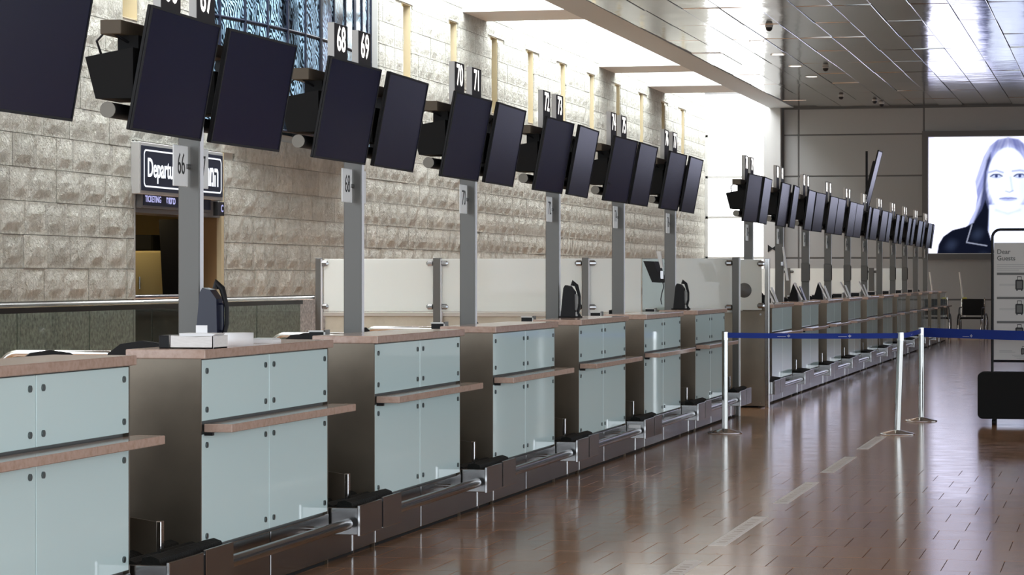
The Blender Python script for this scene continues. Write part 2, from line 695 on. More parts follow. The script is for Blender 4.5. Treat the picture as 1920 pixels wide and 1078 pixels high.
def block_mesh(L, H, seed):
    r = random.Random(seed)
    nx, nz = 4, 3
    mg = .028
    D = .30
    vs, fs = [], []
    outer = [(0, 0, 0), (0, L, 0), (0, L, H), (0, 0, H)]
    back = [(-D, 0, 0), (-D, L, 0), (-D, L, H), (-D, 0, H)]
    vs += outer + back
    for i in range(4):
        j = (i + 1) % 4
        fs.append((i, j, 4 + j, 4 + i))
    base = len(vs)
    for b in range(nz + 1):
        for a in range(nx + 1):
            edge = a in (0, nx) or b in (0, nz)
            vs.append((.0 if edge else r.uniform(.008, .020), mg + (L - 2 * mg) * a / nx, mg + (H - 2 * mg) * b / nz))
    for b in range(nz):
        for a in range(nx):
            p = base + b * (nx + 1) + a
            fs.append((p, p + 1, p + nx + 2, p + nx + 1))
    c = [base, base + nx, base + nz * (nx + 1) + nx, base + nz * (nx + 1)]
    for i in range(4):
        j = (i + 1) % 4
        fs.append((i, j, c[j], c[i]))
    return vs, fs


HC = .337
cand = []
z = 1.25
ci = 0
while z < 7.35:
    y = 14.0 + random.uniform(0, .4)
    while y < YF:
        L = random.choice([.44, .52, .60, .68, .52])
        cand.append((y, y + L, z, z + HC))
        y += L
    z += HC
    ci += 1
blocks = []
for (y0, y1, z0, z1) in cand:
    segs = [(y0, y1)]
    h0, h1 = z0, z1
    for a, b, c0, d in OPEN:
        if d <= z0 + .03 or c0 >= z1 - .03:
            continue
        if a < y1 and b > y0:
            if c0 > z0 + .1 and c0 < z1:      # opening starts inside this course
                h1 = min(h1, c0)
                continue
            if d > z0 + .03 and d < z1 - .1:
                h0 = max(h0, d)
                continue
            ns = []
            for p, q in segs:
                if b <= p or a >= q:
                    ns.append((p, q))
                else:
                    if a - p > .05:
                        ns.append((p, a))
                    if q - b > .05:
                        ns.append((b, q))
            segs = ns
    for p, q in segs:
        blocks.append((p, min(q, YF), h0, h1))
scored = []
for bl in blocks:
    p0 = project(WX, bl[0], bl[2])
    p1 = project(WX, bl[1], bl[3])
    vis = p1[0] > 0 and p0[0] < 1300 and p0[1] > 0 and p1[1] < 600
    scored.append(((p1[0] - p0[0]) * (p0[1] - p1[1]) if vis else -1, bl))
scored.sort(key=lambda t: -t[0])
BM = {}
mass = MB()
for i, (a, bl) in enumerate(scored):
    L, H = round(bl[1] - bl[0] - .008, 2), round(bl[3] - bl[2] - .006, 2)
    if L < .03 or H < .03:
        continue
    off = random.uniform(-.003, .004)
    if i < 300 and a > 0:
        key = (L, H, random.randint(0, 3) if abs(H - .33) < .02 and L in (.43, .51, .59, .67, .44, .52, .60, .68) else 0)
        if key not in BM:
            vs, fs = block_mesh(L, H, hash(key) % 1000)
            BM[key] = MB().add(vs, fs).mesh('stone_block', 'stone')
        link('stone_block', BM[key], wall_left, (WX + off, bl[0] + .004, bl[2] + .003))
    else:
        vs, fs = block_mesh(L, H, i)
        mass.add([(v[0] + WX + off, v[1] + bl[0] + .004, v[2] + bl[2] + .003) for v in vs], fs)
mass.obj('stone_blocks', 'stone', wall_left, kind='stuff')
# granite dado
y = 14.0
while y < 45:
    y1 = min(y + 1.2, 27.9) if y < 27.9 else y + 1.2
    if y >= 27.9 and y < 31.0:
        y = 31.02
        continue
    for z0, z1 in ((0.01, .60), (.61, 1.24)):
        MB().box(WX - .03, WX + .01, y + .003, y1 - .003, z0, z1, bev=.003).obj('granite_panel', 'dado', wall_left)
    y = y1 if y1 > y else y + 1.2
# slit windows
for k, yc in enumerate(SLITS):
    wdw = link('window_%d' % (k + 2), None, kind='structure', loc=(WX, yc, 4.36), label='narrow slit window with tan jambs in the stone wall')
    fr = MB()
    fr.box(-.44, -.02, -.25, -.235, 0, 1.34)
    fr.box(-.44, -.02, .235, .25, 0, 1.34)
    fr.box(-.44, -.02, -.235, .235, 0, .015)
    fr.box(-.44, -.02, -.235, .235, 1.325, 1.34)
    fr.obj('jamb', 'tan', wdw)
    MB().box(-.43, -.415, -.235, .235, .015, 1.325).obj('pane', 'glass_clear', wdw)
    MB().box(-.47, -.45, -.3, .3, -.05, 1.4).obj('backing', 'tan', wdw)

# bowed art glass window
art = link('window_1', None, kind='structure', loc=(WX, 34.05, 3.36), label='tall bowed art glass window of blue wavy patterned panes')
HALF = 3.9
Rr = 14.0


def bow(y):
    return -.12 + (math.sqrt(Rr * Rr - y * y) - math.sqrt(Rr * Rr - HALF * HALF)) * .75


ys = np.linspace(-HALF, HALF, 13)
zr = [0.0, 1.30, 3.2]
for j in range(2):
    for i in range(12):
        p = MB()
        a0, a1 = ys[i] + .02, ys[i + 1] - .02
        x0, x1 = bow(a0), bow(a1)
        p.add([(x0, a0, zr[j] + .02), (x1, a1, zr[j] + .02), (x1, a1, zr[j + 1] - .02), (x0, a0, zr[j + 1] - .02),
               (x0 - .02, a0, zr[j] + .02), (x1 - .02, a1, zr[j] + .02), (x1 - .02, a1, zr[j + 1] - .02), (x0 - .02, a0, zr[j + 1] - .02)],
              [(0, 1, 2, 3), (7, 6, 5, 4), (0, 4, 5, 1), (1, 5, 6, 2), (2, 6, 7, 3), (3, 7, 4, 0)])
        p.obj('pane', 'art_glass', art)
for i in range(13):
    r = .05 if i in (6, 9, 12) else .022
    MB().box(bow(ys[i]) - .04, bow(ys[i]) + .02, ys[i] - r, ys[i] + r, 0, 3.2).obj('mullion', 'navy', art)
for z in zr[:2]:
    MB().tube([(bow(q) , q, z + .01) for q in ys], .02, 6).obj('transom', 'navy', art)
MB().box(-.44, -.02, HALF + .01, HALF + .04, 0, 3.2).obj('frame', 'mullion', art)
MB().tube([(bow(.9) + .05, .55, .02), (bow(.9) + .05, .55, .15), (bow(.9) + .05, .75, .26), (bow(.9) + .05, 1.1, .26),
           (bow(1.2) + .05, 1.5, .2), (bow(1.5) + .05, 2.0, .2)], .09, 8).obj('white_scroll', 'white_plastic', art)

MB().box(-12.3, -12.2, 29.4, 38.6, 3.3, 7.4).box(-12.2, WX - .45, 29.4, 29.5, 3.3, 7.4).box(-12.2, WX - .45, 38.5, 38.6, 3.3, 7.4).box(-12.2, WX - .45, 29.5, 38.5, 3.25, 3.3).box(-12.2, WX - .45, 29.5, 38.5, 7.35, 7.4).obj('wall_light_block', 'dark_frame', kind='structure', label='unseen dark box added behind the art glass to block outside light')  # backing added so no world light shows through the gaps between panes

# room behind the doorway
rm = MB()
rm.box(-14.2, -14.1, 26.5, 33.2, 0, 3.1)
rm.box(-14.1, WX - .45, 26.4, 26.5, 0, 3.1)
rm.box(-14.1, WX - .45, 33.1, 33.2, 0, 3.1)
rm.box(-14.2, WX - .45, 26.4, 33.2, 3.12, 3.16)
rm.obj('wall_room', 'cream', kind='structure', label='warm cream walls of the room behind the doorway')
MB().box(-14.2, WX - .45, 26.4, 33.2, 2.45, 2.55).obj('ceiling_room', 'concrete_white', kind='structure', label='ceiling of the room behind the doorway')
door = link('door_1', None, kind='structure', loc=(WX, 27.97, 0), label='wide doorway in the stone wall under the departures sign')
MB().box(-.45, .0, -.01, .03, 0, 3.02).obj('jamb', 'pilaster', door)
MB().box(-.45, -.06, 2.94, 3.03, 0, 3.02).obj('jamb', 'brown', door)
MB().box(-.06, .0, 2.94, 3.03, 0, 3.02).obj('jamb_trim', 'tan', door)
MB().box(-.45, -.02, .03, 2.96, 2.22, 2.50).obj('header', 'dark_frame', door)
MB().tube([(-.1, .03, 1.27), (-.1, 2.96, 1.27)], .03, 8).obj('rail', 'steel', door)
MB().box(-.20, -.16, .03, 2.96, 0.02, 1.24).obj('barrier', 'black_matte', door)

cab = thing('cream_cabinet', 'cream two-door cabinet inside the lit doorway', 'cabinet', (-12.3, 31.0, 0))
MB().box(0, .90, 0, .6, 0, 1.82, bev=.01).obj('body', 'cream', cab)
for k in (0, 1):
    d = MB().box(.01 + k * .45, .44 + k * .45, -.02, 0, .05, 1.80, bev=.004).obj('door', 'cream', cab)
    MB().tube([(.40 + k * .12, -.035, 1.35), (.40 + k * .12, -.035, 1.5)], .01, 6).obj('handle', 'steel', d)
MB().box(-12.2, -11.7, 31.2, 31.6, 1.82, 2.02, bev=.02).obj('storage_box', 'black_matte', label='black box lying on top of the cream cabinet', cat='box')
scn = MB().prism([(-11.34, .02), (-11.0, .02), (-11.0, 2.2), (-11.46, 2.2)], 1, 30.78, 30.84)
scn.obj('dark_screen', 'black_matte', label='dark slanted panel inside the lit doorway', cat='panel')
cv = thing('ceiling_lamp', 'long warm ceiling lamp glowing inside the doorway', 'lamp', (-12.0, 30.6, 2.33))
MB().box(-.6, .6, -.10, .10, 0.03, .12).obj('housing', 'white_plastic', cv)
MB().box(-.58, .58, -.08, .08, 0.0, .03).obj('tube_light', 'cove', cv)

# departures sign
ds = thing('departures_sign', 'dark blue lit sign reading Departures in English and Hebrew', 'sign', (WX + .10, 29.27, 2.71))
DW, DH = 2.72, .50
MB().box(-.14, .0, -DW / 2 - .05, DW / 2 + .05, -DH / 2 - .04, DH / 2 + .04, bev=.006).obj('casing', 'grey_plastic', ds)
MB().box(.0, .012, -DW / 2, DW / 2, -DH / 2, DH / 2).obj('panel', 'navy', ds)
bd = MB()
bw = .018


def rrect(w2, h2, r, n=5):
    pts = []
    for cx, cy, a0 in ((w2 - r, h2 - r, 0), (-w2 + r, h2 - r, 90), (-w2 + r, -h2 + r, 180), (w2 - r, -h2 + r, 270)):
        for k in range(n + 1):
            a = math.radians(a0 + 90 * k / n)
            pts.append((cx + r * math.cos(a), cy + r * math.sin(a)))
    return pts


o_, i_ = rrect(DW / 2 - .05, DH / 2 - .04, .06), rrect(DW / 2 - .05 - bw * 1.4, DH / 2 - .04 - bw, .045)
n = len(o_)
bd.add([(.015, p[0], p[1]) for p in o_] + [(.015, p[0], p[1]) for p in i_],
       [(k, (k + 1) % n, n + (k + 1) % n, n + k) for k in range(n)])
bd.obj('border', 'sign_lit', ds)
link('lettering', text_mesh('Departures', 'sign_lit', .30, .002, .004, 'LEFT', sx=.82), ds, (.016, -1.20, 0.0), FACE_X)
link('lettering', text_mesh('תוארמה', 'sign_lit', .34, .002, .008, 'RIGHT', sx=.72), ds, (.016, 1.20, -.02), FACE_X)
ts = thing('ticketing_sign', 'narrow dark sign strip reading ticketing and shops under the departures sign', 'sign', (WX + .06, 29.42, 2.37))
MB().box(-.06, 0, -1.40, .95, -.10, .10).obj('casing', 'dark_frame', ts)
MB().box(0, .008, -1.34, .90, -.07, .07).obj('panel', 'navy', ts)
link('lettering', text_mesh('TICKETING', 'sign_lit_blue', .10, .001, .002, 'LEFT'), ts, (.01, -1.30, 0), FACE_X)
link('lettering', text_mesh('סוטרכ', 'sign_lit_blue', .11, .001, .004, 'LEFT'), ts, (.01, -.62, 0), FACE_X)
link('lettering', text_mesh('תויונח', 'sign_lit_blue', .11, .001, .002, 'LEFT'), ts, (.01, -.18, 0), FACE_X)
link('lettering', text_mesh('SHOPS', 'sign_lit_blue', .10, .001, .002, 'LEFT'), ts, (.01, .32, 0), FACE_X)
es = thing('exit_arrow_sign', 'small black box sign with a lit letter beside the doorway', 'sign', (WX + .12, 30.55, 2.32))
MB().box(-.06, .0, -.12, .12, -.085, .085, bev=.005).obj('casing', 'black', es)
link('lettering', text_mesh('C', 'sign_lit_blue', .12, .001, .003), es, (.004, .03, 0), FACE_X)

# ---- far wall
wb = MB().box(-8.7, 15, YF, YF + .25, 0, CZ + .1)
wb.box(-11.2, -8.7, YF + .02, YF + .25, 0, 1.0)
wb.box(-11.2, -8.7, YF + .02, YF + .25, 6.3, 7.4)
wall_back = wb.obj('wall_back', 'dark_frame', kind='structure', label='grey panelled end wall of the hall')
XB = [-8.62, -8.22, -4.98, -1.75, 1.48, 4.7, 7.93, 11.16, 14.4]
ZB = [.02, .91, 1.99, 3.06, 4.12, 5.20, CZ - .02]
pm = {}
for i in range(len(XB) - 1):
    for j in range(len(ZB) - 1):
        k = (round(XB[i + 1] - XB[i], 2), round(ZB[j + 1] - ZB[j], 2))
        if k not in pm:
            pm[k] = MB().box(.02, k[0] - .02, -.02, 0, .02, k[1] - .02, bev=.004).mesh('wall_panel', 'wall_panel')
        link('wall_panel', pm[k], wall_back, (XB[i], YF, ZB[j]))
pil = MB().box(-9.10, -8.66, YF - .35, YF, 0, CZ).obj('trim_1', 'pilaster', kind='structure', label='pale grey pilaster between the bright windows and the end wall')
MB().prism([(-.12, -.10), (-.12, .10), (0, .012), (.12, .10), (.12, -.10), (0, -.012)], 1, -.012, 0).obj('bow_tie_mark', 'black', pil, (-8.87, YF - .352, 2.24))
wf = link('window_20', None, kind='structure', loc=(-10.72, YF, 1.0), label='bright overexposed window of four stacked panes at the end of the hall')
for j in range(5):
    z0, z1 = [(.06, .97), (1.03, 2.03), (2.09, 3.09), (3.15, 4.17), (4.23, 5.3)][j]
    MB().box(.10, 1.60, .04, .06, z0, z1).obj('pane', 'window_lit', wf)
fr = MB()
for z in (0.0, .97, 2.03, 3.09, 4.17):
    fr.box(.04, 1.66, -.02, .08, z, z + .06)
fr.box(0.0, .10, -.02, .08, 0, 5.3)
fr.box(1.60, 1.66, -.02, .08, 0, 5.3)
fr.obj('frame', 'mullion', wf)

wr = MB().box(14.9, 15.1, 40.0, YF, 0, CZ + .1).obj('wall_dark_reflection', 'dark_frame', kind='structure', label='unseen grey panelled wall added on the right to darken reflections')  # out of view, added to darken what the monitors reflect
for a in np.arange(40.0, YF - .1, 3.7):
    for j in range(len(ZB) - 1):
        MB().box(14.87, 14.9, a + .02, min(a + 3.68, YF - .03), ZB[j] + .02, ZB[j + 1] - .02).obj('wall_panel', 'wall_panel', wr)

# ---- ceiling
cs = MB()
cs.box(EDGE, 15, -2, YF + .2, CZ + .06, CZ + .25)
ceiling = cs.obj('ceiling', 'ceiling_slab', kind='structure', label='metal panelled ceiling reflecting the lights')
PXW, PYW = .62, 2.9
pme = MB().box(.006, PXW - .006, .01, PYW - .01, 0, .05, bev=.006).mesh('ceiling_panel', 'ceiling_metal')
rest = MB()
npan = 0
iy = 0
y = YF - PYW * 11
while y < YF - .1:
    x = EDGE + .35
    while x < 14.5:
        px = [project(a, b, CZ) for a in (x, x + PXW) for b in (y, y + PYW)]
        vis = max(p[1] for p in px) > -5 and min(p[0] for p in px) < 1925 and max(p[0] for p in px) > 900 and y > 38
        if vis and npan < 300:
            link('ceiling_panel', pme, ceiling, (x, y, CZ + random.uniform(0, .003)),
                 (random.uniform(-.004, .004), random.uniform(-.012, .012), 0))
            npan += 1
        else:
            rest.box(x + .006, x + PXW - .006, y + .01, y + PYW - .01, CZ, CZ + .05)
        x += PXW
    y += PYW
rest.obj('ceiling_panels', 'ceiling_metal', ceiling, kind='stuff')
MB().box(EDGE - .30, EDGE + .34, -2, YF - .36, CZ - .01, CZ + .06).obj('trim_2', 'soffit', kind='structure', label='matte grey edge strip along the skylights')
# skylight well
sk = MB()
sk.box(EDGE - .30, EDGE - .10, -2, YF, CZ + .06, 7.3)
sk.obj('wall_skylight', 'beam_white', kind='structure', label='white upstand beside the skylights')
skl = link('window_30', None, kind='structure', loc=(0, 0, 7.3), label='long glowing skylight above the stone wall')
for a, b in ((12.0, 22.0), (24.0, 33.0), (35.0, 43.1), (44.8, 55.0), (56.8, 60.9), (63.3, YF)):
    MB().box(WX - .1, EDGE - .2, a + .02, b - .02, 0, .03).obj('skylight_pane', 'skylight', skl)
bm_n = 3
for a, b in ((22.0, 24.0), (33.0, 35.0), (43.1, 44.8), (55.0, 56.8), (60.9, 63.3)):
    MB().box(WX - .4, EDGE - .28, a, b, CZ, 7.35).obj('trim_%d' % bm_n, 'beam_white', kind='structure', label='white cross beam between two skylights')
    bm_n += 1
MB().box(WX - .45, EDGE - .1, 12, YF, 7.35, 7.45).obj('ceiling_skylight', 'ceiling_slab', kind='structure', label='roof above the skylights')

# downlights and cameras in the ceiling
dl = thing('downlight', 'round lit ceiling downlight nearest the camera', 'downlight', (-6.65, 49.6, CZ), group='downlights along the ceiling')
MB().lathe([(.11, 0.0), (.14, -.012), (.15, 0.0)], 20).obj('rim', 'white_plastic', dl)
MB().lathe([(.001, -.006), (.115, -.006), (.115, 0.0)], 20).obj('lens', 'lamp_lit', dl)
for k, yy in enumerate((52.75, 55.7, 58.7)):
    copy_tree(dl, None, (-6.65, yy, CZ), 'round lit ceiling downlight, %s from the camera' % ORD[k + 1])


def dome(x, y, label):
    t = thing('dome_camera', label, 'camera', (x, y, CZ), group='dome cameras under the ceiling')
    t.scale = (.65, .65, .65)
    MB().lathe([(.001, -.05), (.10, -.05), (.11, 0)], 16).obj('mount', 'grey_plastic', t)
    MB().lathe([(.09, -.05), (.085, -.10), (.055, -.14), (.001, -.155)], 16).obj('dome', 'black', t)


def unproj_z(px, py, z):
    zc = 5000 * (1.5 - z) / (py - 519)
    lat = (px - 960) / 5000 * zc
    c, s = math.cos(TH), math.sin(TH)
    return lat * c - zc * s, lat * s + zc * c


for (px_, py_, lb) in ((1442, 48, 'dark dome camera nearest the skylight'), (1548, 125, 'small dark dome camera beside the downlights'),
                       (1577, 179, 'dark dome camera close to the end wall'), (1640, 187, 'dome camera left of the pair by the end wall'),
                       (1653, 193, 'dome camera right of the pair by the end wall')):
    x_, y_ = unproj_z(px_, py_, CZ)
    dome(x_, y_, lb)

# ================================================================== LIGHTBOX
LX0, LX1, LZ0, LZ1 = -4.86, 1.15, 2.11, 5.10
lb = thing('advertising_lightbox', 'large glowing lightbox with a blue-white portrait of a long-haired woman in a dark jacket', 'lightbox', (LX0, YF - .02, LZ0))
LW, LH = LX1 - LX0, LZ1 - LZ0
fm = MB()
fm.box(-.16, LW + .16, -.10, 0, -.16, -.02)
fm.box(-.16, LW + .16, -.10, 0, LH + .02, LH + .16)
fm.box(-.16, -.02, -.10, 0, -.02, LH + .02)
fm.box(LW + .02, LW + .16, -.10, 0, -.02, LH + .02)
fm.obj('frame', 'dark_frame', lb)
NXp, NZp = 300, 170
U, V = np.meshgrid(np.linspace(0, 1, NXp), np.linspace(0, 1, NZp))
# drawing coordinates: metres-like, one unit = lightbox height, origin top left, y down
gx = U * LW / LH
gy = 1 - V
# reference drawing frame: crop pixels /888 tall (x from 90, y from 78)
cx = gx * 888 + 90
cy = gy * 888 + 80


def smooth(d, w_=6.0):
    return np.clip(.5 - d / (2 * w_), 0, 1)


def ell(x0, y0, rx, ry, w_=6.0, rot=0.0):
    dx, dy = cx - x0, cy - y0
    c_, s_ = math.cos(rot), math.sin(rot)
    a = (dx * c_ + dy * s_) / rx
    b = (-dx * s_ + dy * c_) / ry
    return smooth((np.sqrt(a * a + b * b) - 1) * min(rx, ry), w_)


def poly(pts, w_=5.0):
    inside = np.zeros_like(cx, bool)
    dist = np.full_like(cx, 1e9)
    n_ = len(pts)
    for i in range(n_):
        x1, y1 = pts[i]
        x2, y2 = pts[(i + 1) % n_]
        cond = ((y1 > cy) != (y2 > cy))
        with np.errstate(divide='ignore', invalid='ignore'):
            xi = (x2 - x1) * (cy - y1) / ((y2 - y1) if y2 != y1 else 1e-9) + x1
        inside ^= cond & (cx < xi)
        t = np.clip(((cx - x1) * (x2 - x1) + (cy - y1) * (y2 - y1)) / ((x2 - x1) ** 2 + (y2 - y1) ** 2), 0, 1)
        dist = np.minimum(dist, np.hypot(cx - x1 - t * (x2 - x1), cy - y1 - t * (y2 - y1)))
    return smooth(np.where(inside, -dist, dist), w_)


def line(pts, r, w_=4.0):
    dist = np.full_like(cx, 1e9)
    for (x1, y1), (x2, y2) in zip(pts[:-1], pts[1:]):
        t = np.clip(((cx - x1) * (x2 - x1) + (cy - y1) * (y2 - y1)) / ((x2 - x1) ** 2 + (y2 - y1) ** 2), 0, 1)
        dist = np.minimum(dist, np.hypot(cx - x1 - t * (x2 - x1), cy - y1 - t * (y2 - y1)))
    return smooth(dist - r, w_)


img = np.zeros((NZp, NXp, 3))
img[:] = (0.76, 0.77, 1.0)


def paint(mask, col, a=1.0):
    k = (mask * a)[..., None]
    col = [q ** 1.25 * .62 for q in col]
    img[:] = img * (1 - k) + np.array(col) * k


paint(np.clip(1 - (cx - 90) / 60, 0, 1) * np.clip(1 - (cy - 80) / 260, 0, 1), (0.55, 0.55, .92), .7)
MX = 690.0


def mir(p):
    return [(2 * MX - x, y) for x, y in p]


hair = [(690, 88), (610, 100), (550, 150), (505, 230), (470, 330), (440, 420), (455, 540), (440, 640), (400, 720), (380, 780), (560, 800), (690, 800)]
paint(poly(hair, 8), (0.30, 0.33, 0.58))
paint(poly(mir(hair), 8), (0.28, 0.31, 0.56))
sq = cx + (cy - 90) * .35 * -np.sign(cx - MX)
strand = np.clip(0.5 + 0.3 * np.sin(sq * .11) + .3 * np.sin(sq * .047 + 1.0) + .2 * np.sin(sq * .23 + cy * .01), 0, 1)
paint(poly(hair, 8) * strand, (0.72, 0.76, 0.95), .55)
paint(poly(mir(hair), 8) * strand, (0.66, 0.70, 0.93), .5)
paint(ell(640, 135, 70, 34, 16, -.5), (0.12, 0.13, 0.30), .55)
paint(ell(750, 130, 70, 34, 16, .5), (0.12, 0.13, 0.30), .55)
# dark inner hair
dk = [(560, 200), (530, 260), (512, 350), (500, 470), (480, 600), (430, 730), (540, 760), (556, 620), (525, 480), (528, 350), (560, 260)]
paint(poly(dk, 8), (0.05, 0.06, 0.14), .92)
paint(poly(mir(dk), 8), (0.05, 0.06, 0.14), .92)
# neck and chest
paint(poly([(548, 600), (832, 600), (830, 800), (770, 980), (600, 980), (545, 800)], 6), (0.74, 0.80, 1.0))
# face
paint(ell(690, 400, 152, 235, 6), (0.80, 0.86, 1.0))
paint(poly([(545, 470), (835, 470), (800, 580), (740, 655), (640, 655), (575, 580)], 14), (0.80, 0.86, 1.0))
paint(line([(600, 640), (690, 668), (780, 640)], 6, 12), (0.42, 0.48, 0.80), .6)
paint(ell(800, 470, 40, 150, 34), (0.55, 0.62, 0.95), .5)
# brows, eyes, nose, mouth
for s_, x0 in ((-1, 602), (1, 778)):
    paint(line([(x0 - 55 * 1, 352 + (0 if s_ < 0 else -8)), (x0, 338), (x0 + 50, 348 + (0 if s_ > 0 else 6))], 7, 6), (0.30, 0.33, 0.55), .8)
    paint(ell(x0, 380, 42, 17, 6), (0.16, 0.19, 0.40), .85)
    paint(ell(x0, 382, 30, 10, 4), (0.66, 0.74, 0.98), .8)
    paint(ell(x0, 381, 12, 12, 3), (0.06, 0.08, 0.22))
    paint(line([(x0 - 44, 384), (x0 - 20, 368), (x0 + 20, 367), (x0 + 44, 382)], 4, 4), (0.03, 0.04, 0.12))
paint(line([(708, 390), (716, 450), (722, 488)], 8, 10), (0.42, 0.50, 0.86), .7)
paint(line([(672, 496), (700, 505), (726, 494)], 4, 6), (0.22, 0.27, 0.52), .8)
paint(ell(690, 556, 62, 17, 6), (0.40, 0.44, 0.72), .9)
paint(line([(628, 553), (670, 549), (690, 553), (712, 549), (752, 553)], 3, 4), (0.14, 0.16, 0.36))
# jacket
jk = [(150, 990), (165, 900), (200, 840), (270, 790), (370, 765), (430, 735), (490, 640), (520, 560), (545, 640), (540, 790), (585, 930), (600, 990)]
paint(poly(jk, 5), (0.012, 0.015, 0.03))
paint(poly(mir(jk), 5), (0.012, 0.015, 0.03))
tex = np.clip(np.sin(cx * .021 + cy * .013) * np.sin(cx * .008 - cy * .019 + 1.0), 0, 1) ** 2
paint(poly(jk, 5) * tex, (0.10, 0.13, 0.22), .25)
paint(poly(mir(jk), 5) * tex, (0.10, 0.13, 0.22), .25)
paint(line([(418, 750), (378, 886), (530, 912)], 2.5, 4), (0.45, 0.48, 0.6))
paint(line(mir([(418, 750), (378, 886), (530, 912)]), 2.5, 4), (0.45, 0.48, 0.6))
verts = np.stack([U.ravel() * LW, np.full(U.size, -.045), V.ravel() * LH], 1)
idx = np.arange(NXp * NZp).reshape(NZp, NXp)
faces = np.stack([idx[:-1, :-1], idx[:-1, 1:], idx[1:, 1:], idx[1:, :-1]], -1).reshape(-1, 4)
pme2 = bpy.data.meshes.new('printed_portrait')
pme2.from_pydata(verts.tolist(), [], faces.tolist())
ca = pme2.color_attributes.new('print', 'FLOAT_COLOR', 'POINT')
ca.data.foreach_set('color', np.concatenate([img.reshape(-1, 3), np.ones((U.size, 1))], 1).astype(np.float32).ravel())
pmat = bpy.data.materials.new('backlit_print')
pmat.use_nodes = True
nt = pmat.node_tree
nt.nodes.remove(nt.nodes['Principled BSDF'])
at = nt.nodes.new('ShaderNodeAttribute')
at.attribute_name = 'print'
e = nt.nodes.new('ShaderNodeEmission')
e.inputs[1].default_value = LIGHTBOX
nt.links.new(at.outputs['Color'], e.inputs[0])
nt.links.new(e.outputs[0], nt.nodes['Material Output'].inputs[0])
pme2.materials.append(pmat)
link('printed_portrait', pme2, lb)
MB().box(-.02, LW + .02, -.04, 0, -.02, LH + .02).obj('back_box', 'white_plastic', lb)

# ================================================================== CHECK-IN COUNTERS
GL = 1.977


def make_counter(full=True):
    t = thing('check_in_counter', 'x', 'counter', group='check-in counters')
    MB().box(-.34, -.03, .012, GL - .012, .02, 1.13).obj('core', 'dark_grey', t)
    for y0 in (0.0, GL - .012):
        MB().box(-.355, -.004, y0, y0 + .012, .0, 1.13).obj('end_panel', 'steel_end', t)
    MB().box(-.36, .02, -.012, GL + .02, 1.13, 1.172, bev=.004).obj('countertop', 'granite', t)
    stud = MB().tube([(-.006, 0, 0), (.003, 0, 0)], .014, 10).mesh('stud', 'stud')
    for (y0, y1) in ((.014, .984), (.992, GL - .014)):
        for (z0, z1) in ((.848, 1.124), (.275, .788)):
            g = MB().box(-.018, -.004, y0, y1, z0, z1, bev=.002).obj('glass_panel', 'glass_white', t)
            if full:
                for yy in (y0 + .06, y1 - .06):
                    for zz in (z0 + .05, z1 - .05):
                        link('stud', stud, g, (0, yy, zz))
    sh = MB().box(-.004, .13, .04, GL + .06, .798, .835, bev=.003).obj('shelf', 'granite', t)
    MB().box(-.004, .035, .045, .07, .782, .798).obj('bracket', 'black', sh)
    MB().box(-.004, .035, GL - .1, GL - .075, .782, .798).obj('bracket', 'black', sh)
    MB().box(-.35, -.02, .0, GL, .0, .022).obj('toe_recess', 'black_matte', t)
    for (y0, y1) in ((.0, GL / 2 - .002), (GL / 2 + .002, GL)):
        MB().box(-.30, .0, y0 + .012, y1 - .002, .022, .262, bev=.003).obj('plinth_panel', 'steel', t)
    tb = MB().tube([(.11, -.02, .212), (.11, GL - .03, .212)], .029, 14).obj('bumper_rail', 'steel', t)
    for yy in (.3, GL - .3):
        MB().tube([(.0, yy, .212), (.09, yy, .212)], .012, 8).obj('rail_bracket', 'steel', tb)
    MB().box(-.85, -.485, .05, GL - .05, 1.05, 1.085, bev=.004).obj('staff_ledge', 'dark_grey', t)
    MB().box(-1.15, -.485, .05, GL - .05, .72, .75, bev=.004).obj('desk', 'grey_plastic', t)
    for yy in (.06, GL - .09):
        MB().box(-1.10, -.35, yy, yy + .03, 0.0, .72).obj('desk_side', 'dark_grey', t)
        MB().box(-.84, -.35, yy, yy + .03, .75, 1.05).obj('ledge_side', 'dark_grey', t)
    return t


